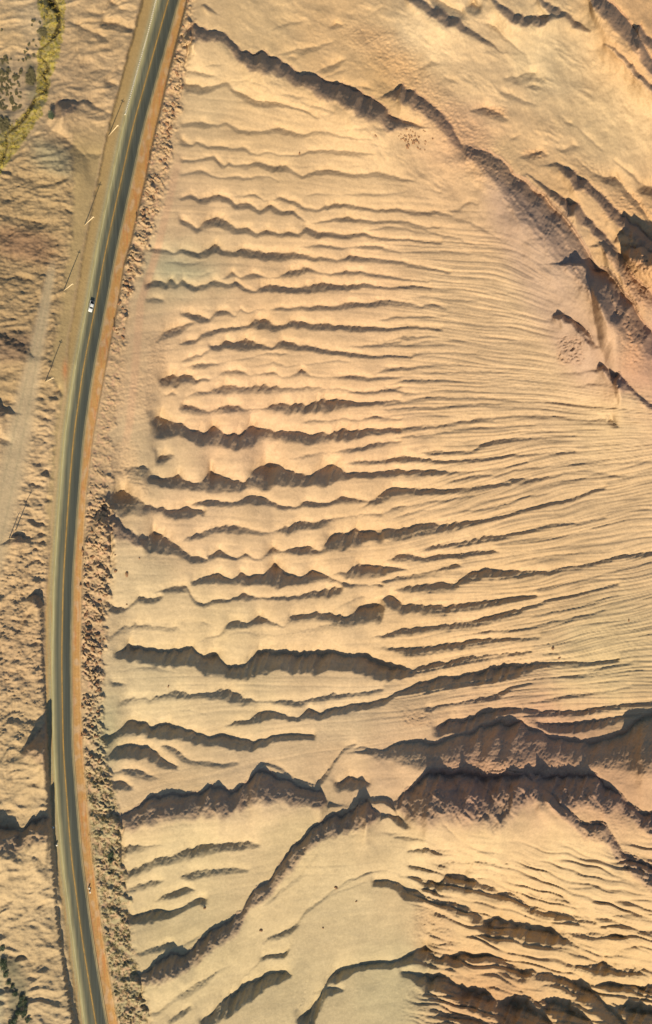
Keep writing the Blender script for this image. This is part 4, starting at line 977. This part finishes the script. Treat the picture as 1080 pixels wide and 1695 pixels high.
def put_bush(u, v, me, s, label, group, cat='shrub', name='desert_shrub'):
    g = ground(u, v); o = bpy.data.objects.new(name, me); SC.collection.objects.link(o)
    o.location = (g[0], g[1], g[2]-.05); o.rotation_euler = (0, 0, random.uniform(0, 6.28)); o.scale = (s*random.uniform(.85, 1.15), s*random.uniform(.85, 1.15), s*random.uniform(.7, 1))
    return tag(o, label, cat, group)
LS = 'low grey-green desert shrub among the scattered shrubs on the pale flat left of the wash'
GS = 'desert shrubs scattered beside the wash'
rnd = random.Random(5)
spots = [(12, 99), (18, 98), (27, 124), (23, 128), (25, 133), (35, 117), (43, 98), (47, 95), (42, 85), (45, 82), (56, 92), (60, 76), (55, 68), (23, 140), (15, 144), (19, 146), (32, 143), (26, 155), (5, 155), (41, 88), (38, 100), (31, 100), (65, 66), (48, 74), (53, 42), (55, 35), (66, 38), (76, 21), (73, 31), (3, 50)]
for _ in range(62): spots.append((rnd.uniform(0, 34), rnd.uniform(120, 182)))
for _ in range(26): spots.append((rnd.gauss(8, 5), rnd.gauss(118, 12)))
for u_, v_ in spots:
    if u_ < -3: continue
    put_bush(u_, v_, rnd.choice(BM1), rnd.uniform(.35, .75), LS, GS)
for cx_, cy_, sx_, sy_, nn, lb, gr in [(51, 126, 6, 17, 46, 'shrub in the long dense grey-green thicket left of the wash bend', 'shrubs of the long thicket by the wash'),
                                   (70, 54, 5.5, 6, 16, 'shrub in the small grey-green thicket at the upper wash', 'shrubs of the small thicket at the upper wash'),
                                   (7, 207, 8, 11, 26, 'shrub in the dark thicket at the left edge above the yellow grass', 'shrubs of the dark thicket at the left edge')]:
    for _ in range(nn):
        a = rnd.uniform(0, 6.283); q = math.sqrt(rnd.random())
        put_bush(cx_+sx_*q*math.cos(a), cy_+sy_*q*math.sin(a), rnd.choice(BM1), rnd.uniform(.6, 1.0), lb, gr)
for u_, v_, s_ in [(5, 1590, 1.2), (3, 1570, .9), (10, 1612, 1.1), (14, 1626, .9), (21, 1632, .8), (24, 1645, .9), (36, 1650, 1.2), (41, 1658, 1.0), (33, 1662, .9), (30, 1675, 1.1), (38, 1678, 1.0), (24, 1688, 1.2), (45, 1688, .9), (18, 1694, 1), (8, 1600, .9), (43, 1668, .7)]:
    put_bush(u_, v_, rnd.choice(BM2), s_*.72, 'blue-green bush in the belt at the lower left corner of the slope', 'blue-green bushes at the lower left corner', 'bush', 'bush')
for u_, v_, s_ in [(186, 1412, .9), (180, 1418, 1.0), (184, 1425, .8)]:
    put_bush(u_, v_, rnd.choice(BM2), s_*.8, 'dark green bush in the rubble bank right of the road below the black hollow', 'green bushes in the rubble bank', 'bush', 'bush')
put_bush(84, 192, BM2[0], 1.0, 'green bush standing at the left foot of the black cliff shadow near the wash', None, 'bush', 'bush')

def grass_field(name, pts, mat, hgt, seed):
    r_ = np.random.RandomState(seed); vs_ = []; fs_ = []
    for (x, y, z) in pts:
        for b in range(7):
            a = r_.uniform(0, 6.283); rr = r_.uniform(0, .45); L = hgt*r_.uniform(.5, 1.2); wd = r_.uniform(.05, .12); ln_ = r_.uniform(.15, .6)*L
            bx, by = x+rr*math.cos(a), y+rr*math.sin(a); a2 = r_.uniform(0, 6.283); dx, dy = math.cos(a2), math.sin(a2)
            i = len(vs_); vs_ += [(bx-dy*wd, by+dx*wd, z), (bx+dy*wd, by-dx*wd, z), (bx+dx*ln_, by+dy*ln_, z+L)]; fs_.append((i, i+1, i+2))
    me = bpy.data.meshes.new(name); me.from_pydata(vs_, [], fs_); me.materials.append(mat)
    o = bpy.data.objects.new(name, me); SC.collection.objects.link(o); return o
gp_ = []
for _ in range(6500):
    u_, v_ = rnd.uniform(-60, 112), rnd.uniform(-60, 340)
    if inside(np.array([u_]), np.array([v_]), WASH)[0] and noise(np.array([u_/7]), np.array([v_/7]), 133)[0] > -.15: gp_.append(ground(u_, v_))
GRASS = simple('yellow_green_grass', (158, 142, 66), .8, amt=.25, noise_scale=.3)
tag(grass_field('wash_grass', gp_, GRASS, .55, 3), 'yellow-green grass and sedge growing along the wash', 'grass', kind='stuff')
gp_ = []
for _ in range(5200):
    v_ = rnd.uniform(1270, 1700); j_ = int((v_-V[0])/STEP); lo, hi = float(RUBL[j_, 0])+1, float(RUB[j_, 0])
    u_ = rnd.uniform(lo, hi)
    if noise(np.array([u_/10]), np.array([v_/13]), 135)[0] > -.05: gp_.append(ground(u_, v_))
GRASS2 = simple('dry_olive_scrub', (158, 148, 98), .9, amt=.3, noise_scale=.3)
tag(grass_field('dry_scrub', gp_, GRASS2, .26, 4), 'dry olive scrub growing over the rubble bank right of the road', 'scrub', kind='stuff')

ROCK = simple('brown_rock', (130, 100, 74), .9, amt=.3, noise_scale=2)
def rock_mesh(seed):
    bm = bmesh.new(); bmesh.ops.create_icosphere(bm, subdivisions=3, radius=1.0); r_ = random.Random(seed)
    ax = [(mathutils.Vector((r_.gauss(0, 1), r_.gauss(0, 1), r_.gauss(0, 1))).normalized(), r_.uniform(.55, .85)) for _ in range(9)]
    for q in bm.verts:
        for a, lim in ax:
            d = q.co.dot(a)
            if d > lim: q.co -= a*(d-lim)*.9
        q.co += mathutils.Vector((r_.uniform(-.03, .03), r_.uniform(-.03, .03), r_.uniform(-.03, .03))); q.co.z *= .75
    me = bpy.data.meshes.new('boulder'); bm.to_mesh(me); bm.free(); me.materials.append(ROCK); return me
RM = [rock_mesh(i) for i in range(4)]
BOUL = [(192, 945.5, .7, 'smaller, left-hand dark boulder of the pair on the smooth sand'), (210, 950.5, 1.0, 'larger, right-hand dark boulder of the pair on the smooth sand'),
        (191, 918.5, .45, None), (231, 924, .35, None), (210, 1000.5, .4, None), (279, 1136, .5, 'small boulder alone on the pale sand between two long shadowed gullies'), (432, 1540, .8, 'dark boulder on the smooth slope beside the deep diagonal gully'),
        (556, 1469, .9, 'dark boulder on the faint curved tracks of the lower slope'), (535, 1536, .5, None), (590, 1492, .5, None), (915, 1073, 1.0, 'dark boulder at the end of the faint crease on the far slope, upper of two'),
        (926, 1089, .8, 'dark boulder on the far slope, lower of two'), (1041, 1027, .7, 'small boulder alone on the smooth far slope at the right edge'), (496, 254, .6, 'small dark stone on the crease in the upper dune field'), (339, 1503, .6, 'small stone on the smooth sand near the rubble bank'), (622, 225, .6, None)]
for k_, (u_, v_, s_, lb) in enumerate(BOUL):
    o = bpy.data.objects.new('boulder', RM[k_ % 4]); SC.collection.objects.link(o); g = ground(u_, v_); o.location = (g[0], g[1], g[2]+.1*s_)
    o.scale = (s_*1.1, s_*.8, s_*1.0); o.rotation_euler = (0, 0, rnd.uniform(0, 6)); 
    if lb: tag(o, lb, 'boulder')
    else: tag(o, 'small stone lying alone on the smooth sand of the dune field', 'boulder', 'lone small stones on the sand')
for _ in range(46):
    u_, v_ = rnd.gauss(684, 14), rnd.gauss(228, 9)
    o = bpy.data.objects.new('boulder', rnd.choice(RM)); SC.collection.objects.link(o); g = ground(u_, v_); s_ = rnd.choice([.3, .35, .4, .5, .75]); o.location = (g[0], g[1], g[2]+.05)
    o.scale = (s_*1.2, s_*.9, s_); o.rotation_euler = (0, 0, rnd.uniform(0, 6)); tag(o, 'rock of the small rockfall below the ragged end of the upper ravine', 'boulder', 'rocks fallen below the upper ravine')
for _ in range(60):
    v_ = rnd.uniform(0, 560); j_ = int((v_-V[0])/STEP); u_ = rnd.uniform(float(RUBL[j_, 0])+2, float(RUB[j_, 0])-2)
    o = bpy.data.objects.new('boulder', rnd.choice(RM)); SC.collection.objects.link(o); g = ground(u_, v_); s_ = rnd.uniform(.35, .9); o.location = (g[0], g[1], g[2]+.05)
    o.scale = (s_*1.2, s_*.9, s_); o.rotation_euler = (0, 0, rnd.uniform(0, 6)); tag(o, 'boulder in the upper rubble bank between the road and the dune field', 'boulder', 'boulders in the upper rubble bank')
for _ in range(60):
    v_ = rnd.uniform(860, 1300); j_ = int((v_-V[0])/STEP); u_ = rnd.uniform(float(RUBL[j_, 0])+2, float(RUB[j_, 0])-2)
    o = bpy.data.objects.new('boulder', rnd.choice(RM)); SC.collection.objects.link(o); g = ground(u_, v_); s_ = rnd.uniform(.35, .9); o.location = (g[0], g[1], g[2]+.05)
    o.scale = (s_*1.2, s_*.9, s_); o.rotation_euler = (0, 0, rnd.uniform(0, 6)); tag(o, 'boulder in the lower rubble bank right of the road', 'boulder', 'boulders in the lower rubble bank')
